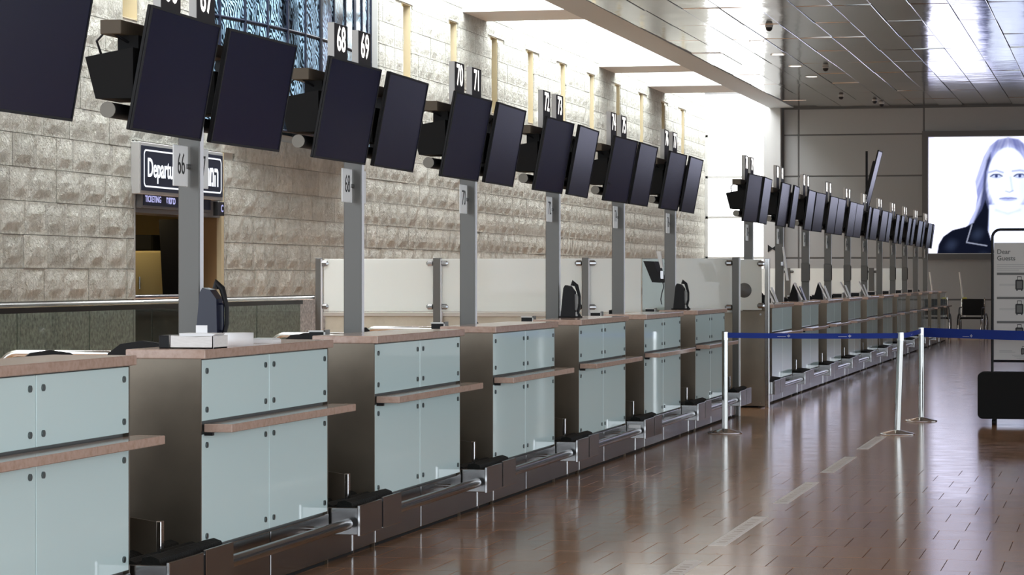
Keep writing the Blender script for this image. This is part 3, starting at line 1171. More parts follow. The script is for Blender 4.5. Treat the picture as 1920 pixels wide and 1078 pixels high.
def make_scale(full=True, gap=.882):
    t = thing('baggage_scale', 'x', 'scale', group='baggage scales between counters')
    a, b = .03, gap - .03
    m = (a + b) / 2 + .03
    hs = MB()
    hs.box(-1.0, .148, a, b, .150, .292, bev=.003)
    hs.obj('housing', 'steel', t)
    f1 = MB().box(.148, .160, a - .004, m - .015, .145, .305, bev=.002).obj('front_plate', 'steel', t)
    f2 = MB().box(.148, .160, m + .012, b + .004, .145, .312, bev=.002).obj('front_plate', 'steel', t)
    MB().box(.150, .1615, a - .006, a + .006, .147, .303).obj('edge_strip', 'steel_bright', f1)
    MB().box(.150, .1615, m + .010, m + .020, .147, .310).obj('edge_strip', 'steel_bright', f2)
    MB().box(.10, .150, m - .015, m + .012, .15, .29).obj('slot', 'black_matte', t)
    nsl = 11 if full else 5
    sl = MB()
    for k in range(nsl):
        x0 = -1.0 + 1.13 * k / nsl
        x1 = x0 + 1.13 / nsl - .012
        h = .300 + random.uniform(0, .026)
        part = MB() if full else sl
        part.prism([(x0, .29), (x0 + .01, h), ((x0 + x1) / 2, h + .008), (x1 - .01, h - .004), (x1, .29)], 1, a + .01, b - .012)
        if full:
            part.obj('belt_slat', 'rubber', t)
    if not full:
        sl.obj('belt', 'rubber', t)
    gd = MB().prism([(-.62, .30), (-.02, .30), (-.02, .44), (-.42, .50), (-.62, .50)], 1, m - .10, m - .085).obj('guard', 'steel_end', t)
    MB().box(-.022, .0, m - .112, m - .072, .30, .445, bev=.003).obj('guard_post', 'steel_bright', gd)
    MB().box(-.3, -.03, .0, gap, .0, .022).obj('toe_recess', 'black_matte', t)
    p1 = MB().box(-.3, -.004, .0, m - .02, .022, .150, bev=.002).obj('plinth_panel', 'steel', t)
    p2 = MB().box(-.3, -.004, m + .0, gap, .022, .150, bev=.002).obj('plinth_panel', 'steel', t)
    MB().box(-.1, .0, m - .020, m - .002, .01, .150).obj('edge_strip', 'steel_bright', p1)
    return t


ctr = make_counter(True)
ctr_far = make_counter(False)
scl = make_scale(True)
scl_far = make_scale(False, PER2 - GL)
def words(n):
    return {6: 'sixty', 7: 'seventy', 8: 'eighty', 9: 'ninety'}[n // 10] + ('' if n % 10 == 0 else '-' + ['', 'one', 'two', 'three', 'four', 'five', 'six', 'seven', 'eight', 'nine'][n % 10])


NUM1 = ['%s and %s' % (words(64 + 2 * k), words(65 + 2 * k)) for k in range(7)]
cstart1 = [START1 + PER1 * i for i in range(7)]
for i, y in enumerate(cstart1):
    lab = 'glass-fronted check-in counter below the monitors numbered %s' % NUM1[i] if i else 'glass-fronted check-in counter cut off by the left edge of the picture'
    slab = 'black baggage scale with steel front just before the counter numbered %s' % (NUM1[i + 1] if i < 6 else 'the last')
    if i == 6:
        slab = 'steel baggage scale behind the first belt post, last of the near row'
    if i == 0:
        ctr.location = (GX, y, 0)
        ctr['label'] = lab
        scl.location = (GX, y + GL, 0)
        scl['label'] = slab
    else:
        copy_tree(ctr, None, (GX, y, 0), lab)
        copy_tree(scl, None, (GX, y + GL, 0), slab)
cstart2 = [START2 + PER2 * j for j in range(11)]
for j, y in enumerate(cstart2):
    lab = 'far row check-in counter, %s beyond the brown steel end wall' % ORD[j]
    slab = 'far row baggage scale, %s beyond the brown steel end wall' % ORD[j + 1]
    if j == 0:
        ctr_far.location = (GX, y, 0)
        ctr_far['label'] = lab
        scl_far.location = (GX, y + GL, 0)
        scl_far['label'] = slab
    else:
        copy_tree(ctr_far, None, (GX, y, 0), lab)
        if j < 10:
            copy_tree(scl_far, None, (GX, y + GL, 0), slab)
for o in list(bpy.data.objects):
    if o.name.startswith('check_in_counter') and o.location.y > 31:
        o['group'] = 'far row check-in counters'
    if o.name.startswith('baggage_scale') and o.location.y > 31:
        o['group'] = 'far row baggage scales'
s0 = copy_tree(scl_far, None, (GX, START2 - (PER2 - GL), 0), 'far row baggage scale tucked against the brown steel end wall')
# small label on one scale
lbp = [o for o in bpy.data.objects if o.name.startswith('baggage_scale') and abs(o.location.y - (cstart1[4] + GL)) < .01][0]
MB().box(.02, .12, .018, .026, .235, .262).obj('sticker', 'white_paper', lbp, label='small white printed sticker')


# ================================================================== DISPLAY POSTS, MONITORS, SIGNS
PX = -4.465
MW, MH = 1.02, .575
MX_, MZ = -4.336, 2.447
case_me = MB().box(-.022, -.004, -MW / 2, MW / 2, -MH / 2, MH / 2, bev=.004).mesh('casing', 'black')
bez = MB()
bt_ = .012
bez.box(-.004, .004, -MW / 2, MW / 2, -MH / 2, -MH / 2 + bt_)
bez.box(-.004, .004, -MW / 2, MW / 2, MH / 2 - bt_, MH / 2)
bez.box(-.004, .004, -MW / 2, -MW / 2 + bt_, -MH / 2 + bt_, MH / 2 - bt_)
bez.box(-.004, .004, MW / 2 - bt_, MW / 2, -MH / 2 + bt_, MH / 2 - bt_)
bez_me = bez.mesh('bezel', 'black')
scr_me = MB().box(-.004, .001, -MW / 2 + bt_, MW / 2 - bt_, -MH / 2 + bt_, MH / 2 - bt_).mesh('screen_panel', 'screen')
rear_me = MB().box(-.075, -.022, -.30, .30, -.20, .18, bev=.012).mesh('rear_cover', 'black')


def monitor(y, yaw, label, group, dz=0.0, tilt=10.4):
    t = thing('flight_monitor', label, 'monitor', (MX_, y, MZ + dz), 0, group)
    t.rotation_euler = Matrix.Rotation(math.radians(yaw), 4, 'Z').to_euler()
    M = (Matrix.Rotation(math.radians(yaw), 4, 'Z') @ Matrix.Rotation(math.radians(tilt), 4, 'Y')).to_euler()
    t.rotation_euler = M
    link('casing', case_me, t)
    link('bezel', bez_me, t)
    link('screen_panel', scr_me, t)
    link('rear_cover', rear_me, t)
    return t


post_me = MB().box(-.055, .055, -.03, .03, 0.0, 2.62, bev=.004).mesh('post', 'alu_post')
edge_me = MB().box(.055, .058, -.022, .022, 0.0, 2.3).mesh('post_edge_sheen', 'post_edge_sheen')  # pale strip standing in for the sheen on the passenger side
beam_me = MB().box(-.05, .05, -1.07, 1.05, 2.60, 2.665, bev=.003).mesh('top_beam', 'beam')
tube_me = MB().tube([(0, -1.10, 2.255), (0, 1.0, 2.255)], .036, 16).mesh('cross_tube', 'black')
tcap_me = MB().tube([(0, -1.106, 2.255), (0, -1.10, 2.255)], .037, 16).mesh('tube_cap', 'tube_end')
boxn = MB()
boxn.prism([(-.13, 2.50), (.10, 2.54), (.10, 2.31), (-.08, 2.31)], 1, -1.05, -.75)
boxn.box(.0, .10, -.98, -.7, 2.52, 2.60)
box_me = boxn.mesh('player_box', 'black_matte')
boxf = MB().prism([(-.12, 2.48), (.08, 2.52), (.08, 2.31), (-.07, 2.31)], 1, .12, .40).mesh('player_box', 'black_matte')
arm_me = MB().box(-.03, .06, -.6, -.45, 2.25, 2.62).mesh('mount_arm', 'black')
arm2_me = MB().box(-.03, .06, .45, .6, 2.25, 2.62).mesh('mount_arm', 'black')
cab_mes = [MB().tube(p_, r_, 6).mesh('cable', 'black') for p_, r_ in (
    ([(-.06, -1.02, 2.50), (-.07, -1.06, 2.57), (-.02, -1.06, 2.62), (.05, -.98, 2.57), (.06, -.8, 2.5)], .006),
    ([(.0, -.1, 2.6), (-.02, .02, 2.5), (.03, -.02, 2.4), (.0, .04, 2.27)], .007),
    ([(.03, .05, 2.58), (.0, -.05, 2.45), (.02, .06, 2.3)], .005))]
plate_me = MB().box(-.004, .004, -.25, -.05, 1.94, 2.14, bev=.003).mesh('number_plate', 'plate')
plate2_me = MB().box(-.004, .004, .05, .25, 1.94, 2.14, bev=.003).mesh('number_plate', 'plate')
knob_me = MB().tube([(.0, -.03, 2.04), (.0, -.08, 2.04)], .014, 8).mesh('knob', 'steel')
knob2_me = MB().tube([(.0, .03, 2.04), (.0, .08, 2.04)], .014, 8).mesh('knob', 'steel')
sign_me = MB().box(-.02, .02, -.135, .135, 0, .31, bev=.002).mesh('casing', 'sign_side')
signf_me = MB().box(.02, .0225, -.132, .132, .003, .307).mesh('face', 'sign_face')


def display_post(y, n1, label, group, yaws, mlabels, slabels, tilt=10.4, signs=True, mons=(0, 1), mgroup='tilted dark monitors'):
    t = thing('display_post', label, 'display post', (PX, y, 0), 0, group)
    link('post', post_me, t)
    link('post_edge_sheen', edge_me, t)
    link('top_beam', beam_me, t)
    ct_ = link('cross_tube', tube_me, t)
    link('tube_cap', tcap_me, ct_)
    link('player_box', box_me, t)
    link('player_box', boxf, t)
    link('mount_arm', arm_me, t)
    link('mount_arm', arm2_me, t)
    for cm_ in cab_mes:
        link('cable', cm_, t)
    for k, (pm_, kn, yy) in enumerate(((plate_me, knob_me, -.15), (plate2_me, knob2_me, .15))):
        p = link('number_plate', pm_, t, label='pale plate with a thin black number')
        link('digits', text_mesh(str(n1 + k), 'digit_black', .15, .0006, -.001, sx=.72), p, (.0055, yy, 2.045), FACE_X)
        link('knob', kn, t)
    if signs:
        for k, dy in enumerate((-.34, .16)):
            s = thing('number_sign', slabels[k], 'number sign', (PX, y + dy, 2.665), 0, 'lit number signs above the monitors')
            link('casing', sign_me, s)
            link('face', signf_me, s)
            link('digits', text_mesh(str(n1 + k), 'digit_lit', .205, .0006, .003, sx=.88), s, (.0235, 0, .215), FACE_X)
    for k, dy in enumerate((-.55, .61)):
        if k in mons:
            monitor(y + dy, yaws[k], mlabels[k], mgroup, tilt=tilt)
    return t


YAW1 = [(0, -1.0), (1.6, -1.4), (-.2, 1.7), (0, 1.7), (-.2, 2.4), (-.9, .9), (0, 1.6)]
for i in range(7):
    n1 = 64 + 2 * i
    y = cstart1[i] + 1.04
    if i == 0:
        display_post(y, n1, 'steel post of the monitor cut off at the upper left corner', 'near row display posts', YAW1[0],
                     ['', 'dark tilted monitor cut off by the upper left corner of the picture'], None, signs=False, mons=(1,))
        continue
    display_post(y, n1, 'steel display post with the number plate %s' % words(n1), 'near row display posts', YAW1[i],
                 ['dark tilted monitor under the lit number %s' % words(n1), 'dark tilted monitor under the lit number %s' % words(n1 + 1)],
                 ['tall grey sign with the lit number %s' % words(n1), 'tall grey sign with the lit number %s' % words(n1 + 1)])
YAW2 = [(-1.5, 2.2), (.5, 3.0), (1.0, -1.5), (-.6, -.8), (-.4, -1.2), (3.2, -1.4), (-1.2, 1.2), (1.2, 1.6), (1.0, 1.5), (-.6, 2.0), (-1.0, 2.4)]
for j in range(11):
    n1 = 78 + 2 * j
    y = cstart2[j] + 1.04
    display_post(y, n1, 'far row display post, %s beyond the brown steel end wall' % ORD[j], 'far row display posts', YAW2[j],
                 ['nearer monitor on the %s display post of the far row' % ORD[j], 'farther monitor on the %s display post of the far row' % ORD[j]],
                 ['nearer lit number sign on the %s post of the far row' % ORD[j], 'farther lit number sign on the %s post of the far row' % ORD[j]],
                 mgroup='far row tilted monitors', tilt=7.8)
# raised monitor in the far row
rm_ = monitor(cstart2[5] + 1.4, -2.0, 'tall monitor raised above the far row of screens', 'raised monitor', dz=.78, tilt=14)
rm_.scale = (1, .55, 1.9)
MB().box(-4.47, -4.43, cstart2[5] + 1.32, cstart2[5] + 1.36, 2.62, 3.75).obj('monitor_pole', 'black', label='thin black pole carrying the raised monitor of the far row', cat='pole')


# ================================================================== PARTITIONS, BALUSTRADE, LOW WALLS
def clamp(mb, x, y, z, sgn):
    mb.box(min(x, x + sgn * .09), max(x, x + sgn * .09), y - .035, y + .02, z - .03, z + .03, bev=.02)


YP = 28.62
gp = thing('glass_partition', 'long frosted glass partition closing the near row behind the counters', 'partition', (0, YP, 0))
for i, (x0, x1, mtl) in enumerate(((-8.70, -7.44, 'glass_frost'), (-7.34, -5.76, 'glass_frost'), (-5.67, -5.10, 'glass_frost'), (-5.09, -4.76, 'glass_clear'), (-4.75, -4.10, 'glass_frost'))):
    MB().box(x0, x1, -.006, .006, 1.115, 1.70, bev=.002).obj('glass_pane', mtl, gp)
for x, wd in ((-8.76, .03), (-7.39, .04), (-5.715, .035), (-4.06, .035)):
    p = MB().box(x - wd, x + wd, -.04, .04, 0, 1.71, bev=.004).obj('post', 'alu_post' if x > -8.5 else 'dark_grey', gp)
    MB().box(x + wd, x + wd + .010, -.03, .03, 0, 1.70).obj('edge_strip', 'post_edge_sheen', p)
    for sgn in (-1, 1):
        if (x < -8.5 and sgn < 0) or (x > -4.5 and sgn > 0):
            continue
        for z in (1.65, 1.17):
            cm = MB()
            clamp(cm, x + sgn * (wd - .005), 0, z, sgn)
            cm.obj('clamp', 'steel', p)
lw = MB().box(-8.7, -5.1, YP + .05, YP + .25, 0, 1.06).obj('wall_low', 'marble', kind='structure', label='low beige marble wall under the frosted partition')
MB().box(-8.72, -5.1, YP + .03, YP + .27, 1.06, 1.105, bev=.004).obj('coping', 'concrete_white', lw)

YE = 30.4
ew = thing('steel_end_wall', 'brown steel end wall with frosted glass at the start of the far row', 'end wall', (0, YE, 0))
MB().box(-5.4, -3.98, 0, .05, .02, 1.11, bev=.003).obj('steel_panel', 'steel_end', ew)
for (x, z) in ((-4.03, .06), (-4.03, 1.07)):
    MB().tube([(x, -.008, z), (x, .0, z)], .012, 8).obj('screw', 'steel_bright', ew)
MB().box(-5.4, -4.02, .015, .03, 1.12, 1.70, bev=.002).obj('glass_pane', 'glass_frost', ew)
p = MB().box(-3.98, -3.93, -.02, .07, 0, 1.71, bev=.004).obj('post', 'steel_bright', ew)
for z in (1.65, 1.17):
    cm = MB()
    clamp(cm, -3.98, 0, z, -1)
    cm.obj('clamp', 'steel', p)
MB().lathe([(.001, .04), (.045, .032), (.075, .012), (.085, 0)], 20).obj('round_mirror', 'dark_grey', ew, (-4.22, .012, 1.345), (math.pi / 2, 0, 0), label='round dark convex disc on the frosted pane')

YP2 = 62.6
gp2 = thing('glass_partition', 'pale frosted glass partition far behind the far row of counters', 'partition', (0, YP2, 0))
for (x0, x1) in ((-8.6, -7.72), (-7.60, -5.75), (-5.65, -4.9)):
    MB().box(x0, x1, -.006, .006, .75, 1.70).obj('glass_pane', 'glass_frost', gp2)
for x in (-8.66, -7.66, -5.70):
    p = MB().box(x - .06, x + .06, -.05, .05, 0, 1.71, bev=.004).obj('post', 'dark_grey', gp2)
    for sgn in (-1, 1):
        for z in (1.62, .85):
            cm = MB()
            clamp(cm, x + sgn * .055, 0, z, sgn)
            cm.obj('clamp', 'dark_grey', p)

# balustrade
BX = -8.82
bl = thing('glass_balustrade', 'green glass balustrade with dark handrail before the stone wall', 'balustrade', (BX, 0, 0))
yj = [15.8, 17.3, 18.85, 20.39, 21.96, 23.5, 25.05, 26.6, 28.1]
for a, b in zip(yj[:-1], yj[1:]):
    MB().box(-.008, .008, a + .008, b - .008, .03, 1.22).obj('glass_pane', 'glass_green', bl)
hr = MB().box(-.035, .035, 15.8, 28.55, 1.245, 1.285, bev=.012).obj('handrail', 'steel', bl)
MB().box(-.02, .02, 15.8, 28.15, 1.20, 1.246).obj('channel', 'black', bl)
MB().box(-.04, .04, 15.8, 28.15, 0, .04).obj('base_channel', 'dark_grey', bl)

# chrome hoop rails behind the counters
hoop = None
for k in range(4):
    y = 16.3 + 2.859 * k
    lab = 'bright chrome hoop rail behind the counters, %s from the left' % ORD[k]
    if hoop is None:
        hoop = thing('hoop_rail', lab, 'rail', (-7.17, y, 0), 0, 'chrome hoop rails behind the counters')
        pts = [(0, 0, 0), (0, 0, .88)] + [(.12 - .12 * math.cos(a), 0, .88 + .12 * math.sin(a)) for a in np.linspace(.2, math.pi / 2, 6)]
        pts += [(.75 + .12 * math.sin(a), 0, .88 + .12 * math.cos(a)) for a in np.linspace(0, math.pi / 2 - .2, 6)] + [(.87, 0, .88), (.87, 0, 0)]
        MB().tube(pts, .022, 12).obj('hoop', 'chrome', hoop)
        for x in (0, .87):
            MB().lathe([(.001, .012), (.045, .012), (.05, 0)], 16, (x, 0, 0)).obj('foot_flange', 'chrome', hoop)
    else:
        copy_tree(hoop, None, (-7.17, y, 0), lab)


# ================================================================== OFFICE CHAIRS
def make_chair(label, loc, rz, hgt=1.14):
    t = thing('office_chair', label, 'chair', loc, rz, 'black office chairs behind the counters')
    prof = []
    W_, H0, H1 = .22, hgt - .50, hgt
    pts = [(-W_ * .85, H0), (W_ * .85, H0), (W_, H0 + .15), (W_ * .98, H1 - .16), (W_ * .86, H1 - .07), (W_ * .55, H1 - .018), (.0, H1), (-W_ * .55, H1 - .018), (-W_ * .86, H1 - .07), (-W_ * .98, H1 - .16), (-W_, H0 + .15)]
    MB().prism(pts, 1, .20, .26).obj('backrest', 'upholstery', t)
    MB().box(-.23, .23, -.24, .22, hgt - .62, hgt - .54, bev=.03).obj('seat', 'upholstery', t)
    MB().box(-.03, .03, .16, .24, hgt - .66, hgt - .4).obj('back_bracket', 'black', t)
    MB().tube([(0, 0, .08), (0, 0, hgt - .60)], .025, 10).obj('gas_stem', 'black', t)
    for k in range(5):
        a = 2 * math.pi * k / 5
        lg = MB().tube([(0, 0, .11), (.27 * math.cos(a), .27 * math.sin(a), .065)], .02, 6).obj('leg', 'black', t)
        MB().tube([(.27 * math.cos(a) - .015, .27 * math.sin(a), .027), (.27 * math.cos(a) + .015, .27 * math.sin(a), .027)], .027, 10).obj('caster', 'black', lg)
    return t


make_chair('black chair back rising just left of the paper tray', (-5.24, 13.75, 0), 0.25, 1.146)
make_chair('black chair back in front of the second chrome hoop rail', (-5.20, 16.62, 0), 0.1, 1.133)
make_chair('small black chair back touching the leftmost chrome rail', (-6.25, 15.0, 0), 0.5, 1.055)


# ================================================================== THINGS ON THE COUNTERS
LEDGE = 1.085


def printer(y, lab, x=-4.62):
    t = thing('ticket_printer', lab, 'printer', (x, y, LEDGE), 0, 'ticket printers on the staff ledges')
    MB().box(-.10, .05, -.06, .06, 0, .12, bev=.008).obj('body', 'dark_grey', t)
    MB().box(.05, .058, -.075, .075, .0, .155).obj('side_plate', 'grey_plastic', t)
    MB().box(-.11, .05, -.075, -.065, .02, .14, bev=.004).obj('front', 'black', t)
    fr_ = MB()
    fr_.box(-.115, .055, -.082, -.076, .135, .150)
    fr_.box(.04, .055, -.082, -.076, .01, .150)
    fr_.obj('pale_frame', 'white_plastic', t)
    return t


def black_box(y, lab, x=-4.55):
    t = thing('card_reader', lab, 'card reader', (x, y, LEDGE), 0, 'black card readers beside the posts')
    MB().prism([(-.09, 0), (.06, 0), (.06, .11), (.03, .135), (-.09, .14)], 1, -.08, .08).obj('body', 'black_matte', t)
    MB().box(-.07, .02, -.06, .06, .139, .146, bev=.003).obj('keypad', 'dark_grey', t)
    return t


for i in range(2, 7):
    y = cstart1[i]
    printer(y + .90, 'small dark ticket printer with pale frame left of the post numbered %s' % words(64 + 2 * i), -4.62).scale = (.6, .6, .66)
    if i in (2, 3, 5):
        black_box(y + 1.58, 'black card reader just right of the post numbered %s' % words(64 + 2 * i), -4.58).scale = (.72, .72, .75)
for j in range(1, 10):
    printer(cstart2[j] + .35, 'small ticket printer on the %s counter of the far row' % ORD[j], -4.52)
    black_box(cstart2[j] + 1.45, 'black card reader on the %s counter of the far row' % ORD[j], -4.47)


def scanner(x, y, z, lab, rz=0, big=1.0, blue=False):
    t = thing('desk_scanner', lab, 'scanner', (x, y, z), rz, 'tall black upright scanners on the counters')
    t.scale = (big, big, big)
    MB().prism([(-.10, 0), (.02, 0), (.015, .22), (-.02, .265), (-.06, .275), (-.075, .25)], 1, -.05, .05).obj('body', 'black' if not blue else 'blue_plastic', t)
    MB().tube([(-.005, 0, .27), (.0, 0, .30), (.03, 0, .27), (.055, 0, .18), (.055, 0, .10), (.04, 0, .04), (.06, 0, .0)], .014, 8,
              radii=[.018, .02, .017, .012, .012, .014, .016]).obj('handle', 'black', t)
    MB().box(.0, .04, -.01, .01, .06, .20, bev=.008).obj('grip_insert', 'grey_plastic' if not blue else 'blue_plastic', t)
    MB().box(.02, .045, -.012, .012, .01, .05, bev=.004).obj('tag', 'white_plastic', t)
    MB().box(-.12, .07, -.06, .06, 0.0, .012, bev=.004).obj('foot', 'black', t)
    return t


scanner(-4.42, cstart1[1] + .95, 1.172, 'tall blue-black scanner behind the paper tray', 0.0, 1.0, True).location.x = -4.30
scanner(-4.29, cstart1[4] + .99, 1.172, 'tall black scanner with grey handle right of the post numbered seventy-two', 0, .95)
scanner(-4.29, cstart1[6] + .78, 1.172, 'tall black scanner with handle right of the post numbered seventy-six', 0, .95)
for o in bpy.data.objects:
    if o.name.startswith('desk_scanner') and o.scale.x > .99:
        o.scale = (.95, .95, 1.0)

# white paper tray with papers and a card
tr = thing('paper_tray', 'white card tray full of papers on the counter by the first full post', 'tray', (-4.115, cstart1[1] + .24, 1.172), 0)
tray = MB()
tray.box(-.13, .08, -.10, .10, 0, .006)
tray.prism([(-.13, 0), (.08, 0), (.082, .058), (.0, .052), (-.132, .06)], 1, -.10, -.095)
tray.prism([(-.13, 0), (.08, 0), (.082, .06), (-.132, .06)], 1, .095, .10)
tray.box(-.13, -.125, -.10, .10, 0, .06)
tray.box(.075, .08, -.10, .10, 0, .058)
tray.obj('tray_box', 'card', tr)
MB().box(-.115, .07, -.09, .09, .008, .045, bev=.002).obj('paper_stack', 'white_paper', tr)
MB().prism([(-.09, .055), (.07, .058), (.085, .068), (.03, .07), (-.09, .07)], 1, -.08, .06).obj('top_sheets', 'white_paper', tr)
MB().box(-.035, .02, -.01, -.007, .06, .105).obj('upright_card', 'white_paper', tr)
MB().box(-.19, -.135, -.08, .08, 0, .06, bev=.004).obj('dark_holder', 'black', tr)
rl = thing('tape_roll', 'wide white roll standing on the counter beside the paper tray', 'roll', (-4.10, cstart1[1] + .69, 1.172))
MB().lathe([(.045, .0), (.072, .0), (.072, .062), (.045, .062), (.045, 0)], 28).obj('paper_band', 'white_paper', rl)
MB().lathe([(.042, .0), (.045, .0), (.045, .062), (.042, .062), (.042, 0)], 28).obj('core', 'card', rl)
bk = thing('label_stack', 'small stack of white labels at the right of the roll', 'labels', (-4.15, cstart1[1] + 1.25, 1.172))
MB().box(-.06, .06, -.07, .07, 0, .018, bev=.001).obj('labels', 'white_paper', bk)
MB().box(-.055, .055, -.06, .065, .018, .024, bev=.001).obj('top_label', 'white_plastic', bk)

# staff monitor on post 76 with arm and cable
sm = thing('staff_monitor', 'black staff monitor tilted on the post numbered seventy-six', 'monitor', (PX - .06, cstart1[6] + 1.0, 0))
MB().prism([(-.20, 1.66), (-.09, 1.655), (-.02, 1.44), (-.11, 1.445)], 1, -.06, .30).obj('casing', 'black', sm)
MB().prism([(-.075, 1.76), (-.03, 1.76), (-.005, 1.59), (-.03, 1.59)], 1, -.02, .02).obj('arm', 'white_plastic', sm)
MB().box(-.03, .0, -.02, .02, 1.48, 1.56).obj('bracket', 'steel', sm)
MB().tube([(-.01, 0, 1.45), (.0, 0, 1.40), (-.02, 0, 1.33), (-.03, 0, 1.27), (-.02, 0, 1.22)], .005, 6).obj('cable', 'black', sm)

# grey back-of-screens on far row posts
for j in (0, 2, 3, 4, 5, 7, 8):
    y = cstart2[j] + 1.04
    t = thing('staff_screen', 'dark grey staff screen on the %s post of the far row' % ORD[j], 'monitor', (PX, y - .05, 1.43), 0, 'staff screens on the far row posts')
    MB().box(-.055, .062, -.03, .018, 0.0, .27, bev=.006).obj('casing', 'dark_grey', t)
    MB().box(.062, .07, -.022, .012, .02, .25).obj('edge', 'black', t)
t = thing('white_board', 'thin white slanted board on the second post of the far row', 'board', (PX + .03, cstart2[1] + .98, 1.45))
MB().prism([(.02, .45), (.035, .45), (.10, 0), (.075, 0)], 1, -.05, .05).obj('board', 'white_plastic', t)
MB().box(.0, .03, -.02, .02, .2, .25).obj('clip', 'steel', t)

# slanted brochure holders on the far counters
for j in range(5):
    y = cstart2[j] + 1.35
    t = thing('brochure_holder', 'white slanted brochure holder on the %s counter of the far row' % ORD[j], 'brochure holder', (-4.20, y, 1.172), 0, 'brochure holders on the far counters')
    MB().prism([(-.11, .25), (-.095, .25), (.035, 0), (.01, 0)], 1, -.09, .09).obj('back_board', 'white_paper', t)
    MB().prism([(-.03, .20), (-.02, .20), (.06, .0), (.045, .0)], 1, -.085, .085).obj('leaflet', 'white_plastic' if j != 1 else 'blue_plastic', t)
    MB().box(.0, .09, -.09, .09, 0, .012).obj('base', 'white_plastic', t)
    if j in (1, 2):
        MB().prism([(-.20, 0), (-.06, 0), (-.10, .24), (-.13, .24)], 1, .10, .22).obj('black_support', 'black', t)
t = thing('bag', 'dark rounded bag lying on the first counter of the far row', 'bag', (-4.25, cstart2[0] + .35, 1.172))
MB().lathe([(.001, 0), (.10, .0), (.13, .03), (.125, .08), (.08, .11), (.001, .12)], 18).obj('bag_body', 'black_matte', t)
MB().tube([(-.06, 0, .10), (-.03, 0, .14), (.03, 0, .14), (.06, 0, .10)], .01, 6).obj('bag_handle', 'black', t)


# ================================================================== STANCHIONS
def stanchion(x, y, label, lean=0.0):
    t = thing('belt_stanchion', label, 'stanchion', (x, y, 0), 0, 'chrome belt stanchions')
    MB().lathe([(.001, .0), (.165, 0), (.168, .008), (.150, .016), (.05, .040), (.034, .045), (.001, .045)], 32).obj('base', 'steel_bright', t)
    MB().tube([(0, 0, .04), (lean, 0, .90)], .030, 20).obj('pole', 'chrome', t)
    h = MB().tube([(lean, 0, .895), (lean * 1.06, 0, .972)], .033, 20).obj('head', 'steel_bright', t)
    MB().tube([(lean * 1.06, 0, .972), (lean * 1.06, 0, .976)], .030, 20).obj('cap', 'black', h)
    return t


SA = stanchion(-3.71, 25.4, 'chrome belt post in front of the last near counter')
SB = stanchion(-2.08, 25.55, 'slightly leaning chrome belt post in the middle of the floor', .03)
SC = stanchion(-2.03, 27.95, 'chrome belt post farthest from the camera')


def belt(parent, a, b, z0, z1, marks, face=-1):
    a, b = Vector(a) - parent.location, Vector(b) - parent.location
    d = b - a
    d.z = 0
    nrm = Vector((d.y, -d.x, 0)).normalized()
    if nrm.y > 0:
        nrm = -nrm
    N_ = 12
    vs, fs = [], []
    for k in range(N_ + 1):
        u = k / N_
        p = a + d * u
        sag = -.006 * 4 * u * (1 - u)
        for off in (.001, -.001):
            q = p + nrm * off
            vs.append((q.x, q.y, z0 + sag))
            vs.append((q.x, q.y, z1 + sag))
    for k in range(N_):
        i0, i1 = 4 * k, 4 * (k + 1)
        fs += [(i0, i1, i1 + 1, i0 + 1), (i0 + 3, i1 + 3, i1 + 2, i0 + 2), (i0 + 1, i1 + 1, i1 + 3, i0 + 3), (i0, i0 + 2, i1 + 2, i1)]
    bo = MB().add(vs, fs).obj('belt', 'belt_blue', parent)
    ang = math.atan2(d.y, d.x)
    for (u, zf, size) in marks:
        p = a + d * u + nrm * .0025
        zc = z0 + (z1 - z0) * zf - .006 * 4 * u * (1 - u)
        mk = MB()
        s_ = size
        for (ox, oz) in ((-.5, 0), (.5, 0), (0, .42), (0, -.42)):
            mk.add([(ox * s_ - s_ * .38, 0, oz * s_), (ox * s_, 0, oz * s_ - s_ * .3), (ox * s_ + s_ * .38, 0, oz * s_), (ox * s_, 0, oz * s_ + s_ * .3)], [(0, 1, 2, 3)])
        mk.obj('belt_emblem', 'white_mark', bo, (p.x, p.y, zc), (0, 0, ang))
        ln = MB()
        for (zz, x0, x1) in ((-.35, -6.0, -1.5),):
            ln.box(x0 * s_, x1 * s_, -.0005, .0005, zz * s_ - .002, zz * s_ + .002)
        ln.obj('belt_print', 'white_mark', bo, (p.x, p.y, zc), (0, 0, ang))


belt(SB, (-3.68, 25.4, 0), (-2.08, 25.55, 0), .915, .965, [(.36, .5, .018), (.72, .5, .018)])
belt(SC, (-2.04, 25.58, 0), (-2.03, 27.92, 0), .915, .962, [(.5, .5, .018)])
belt(SC, (-2.0, 27.9, 0), (.25, 25.6, 0), .878, .972, [(.23, .3, .022), (.65, .75, .02), (.69, .25, .024)])

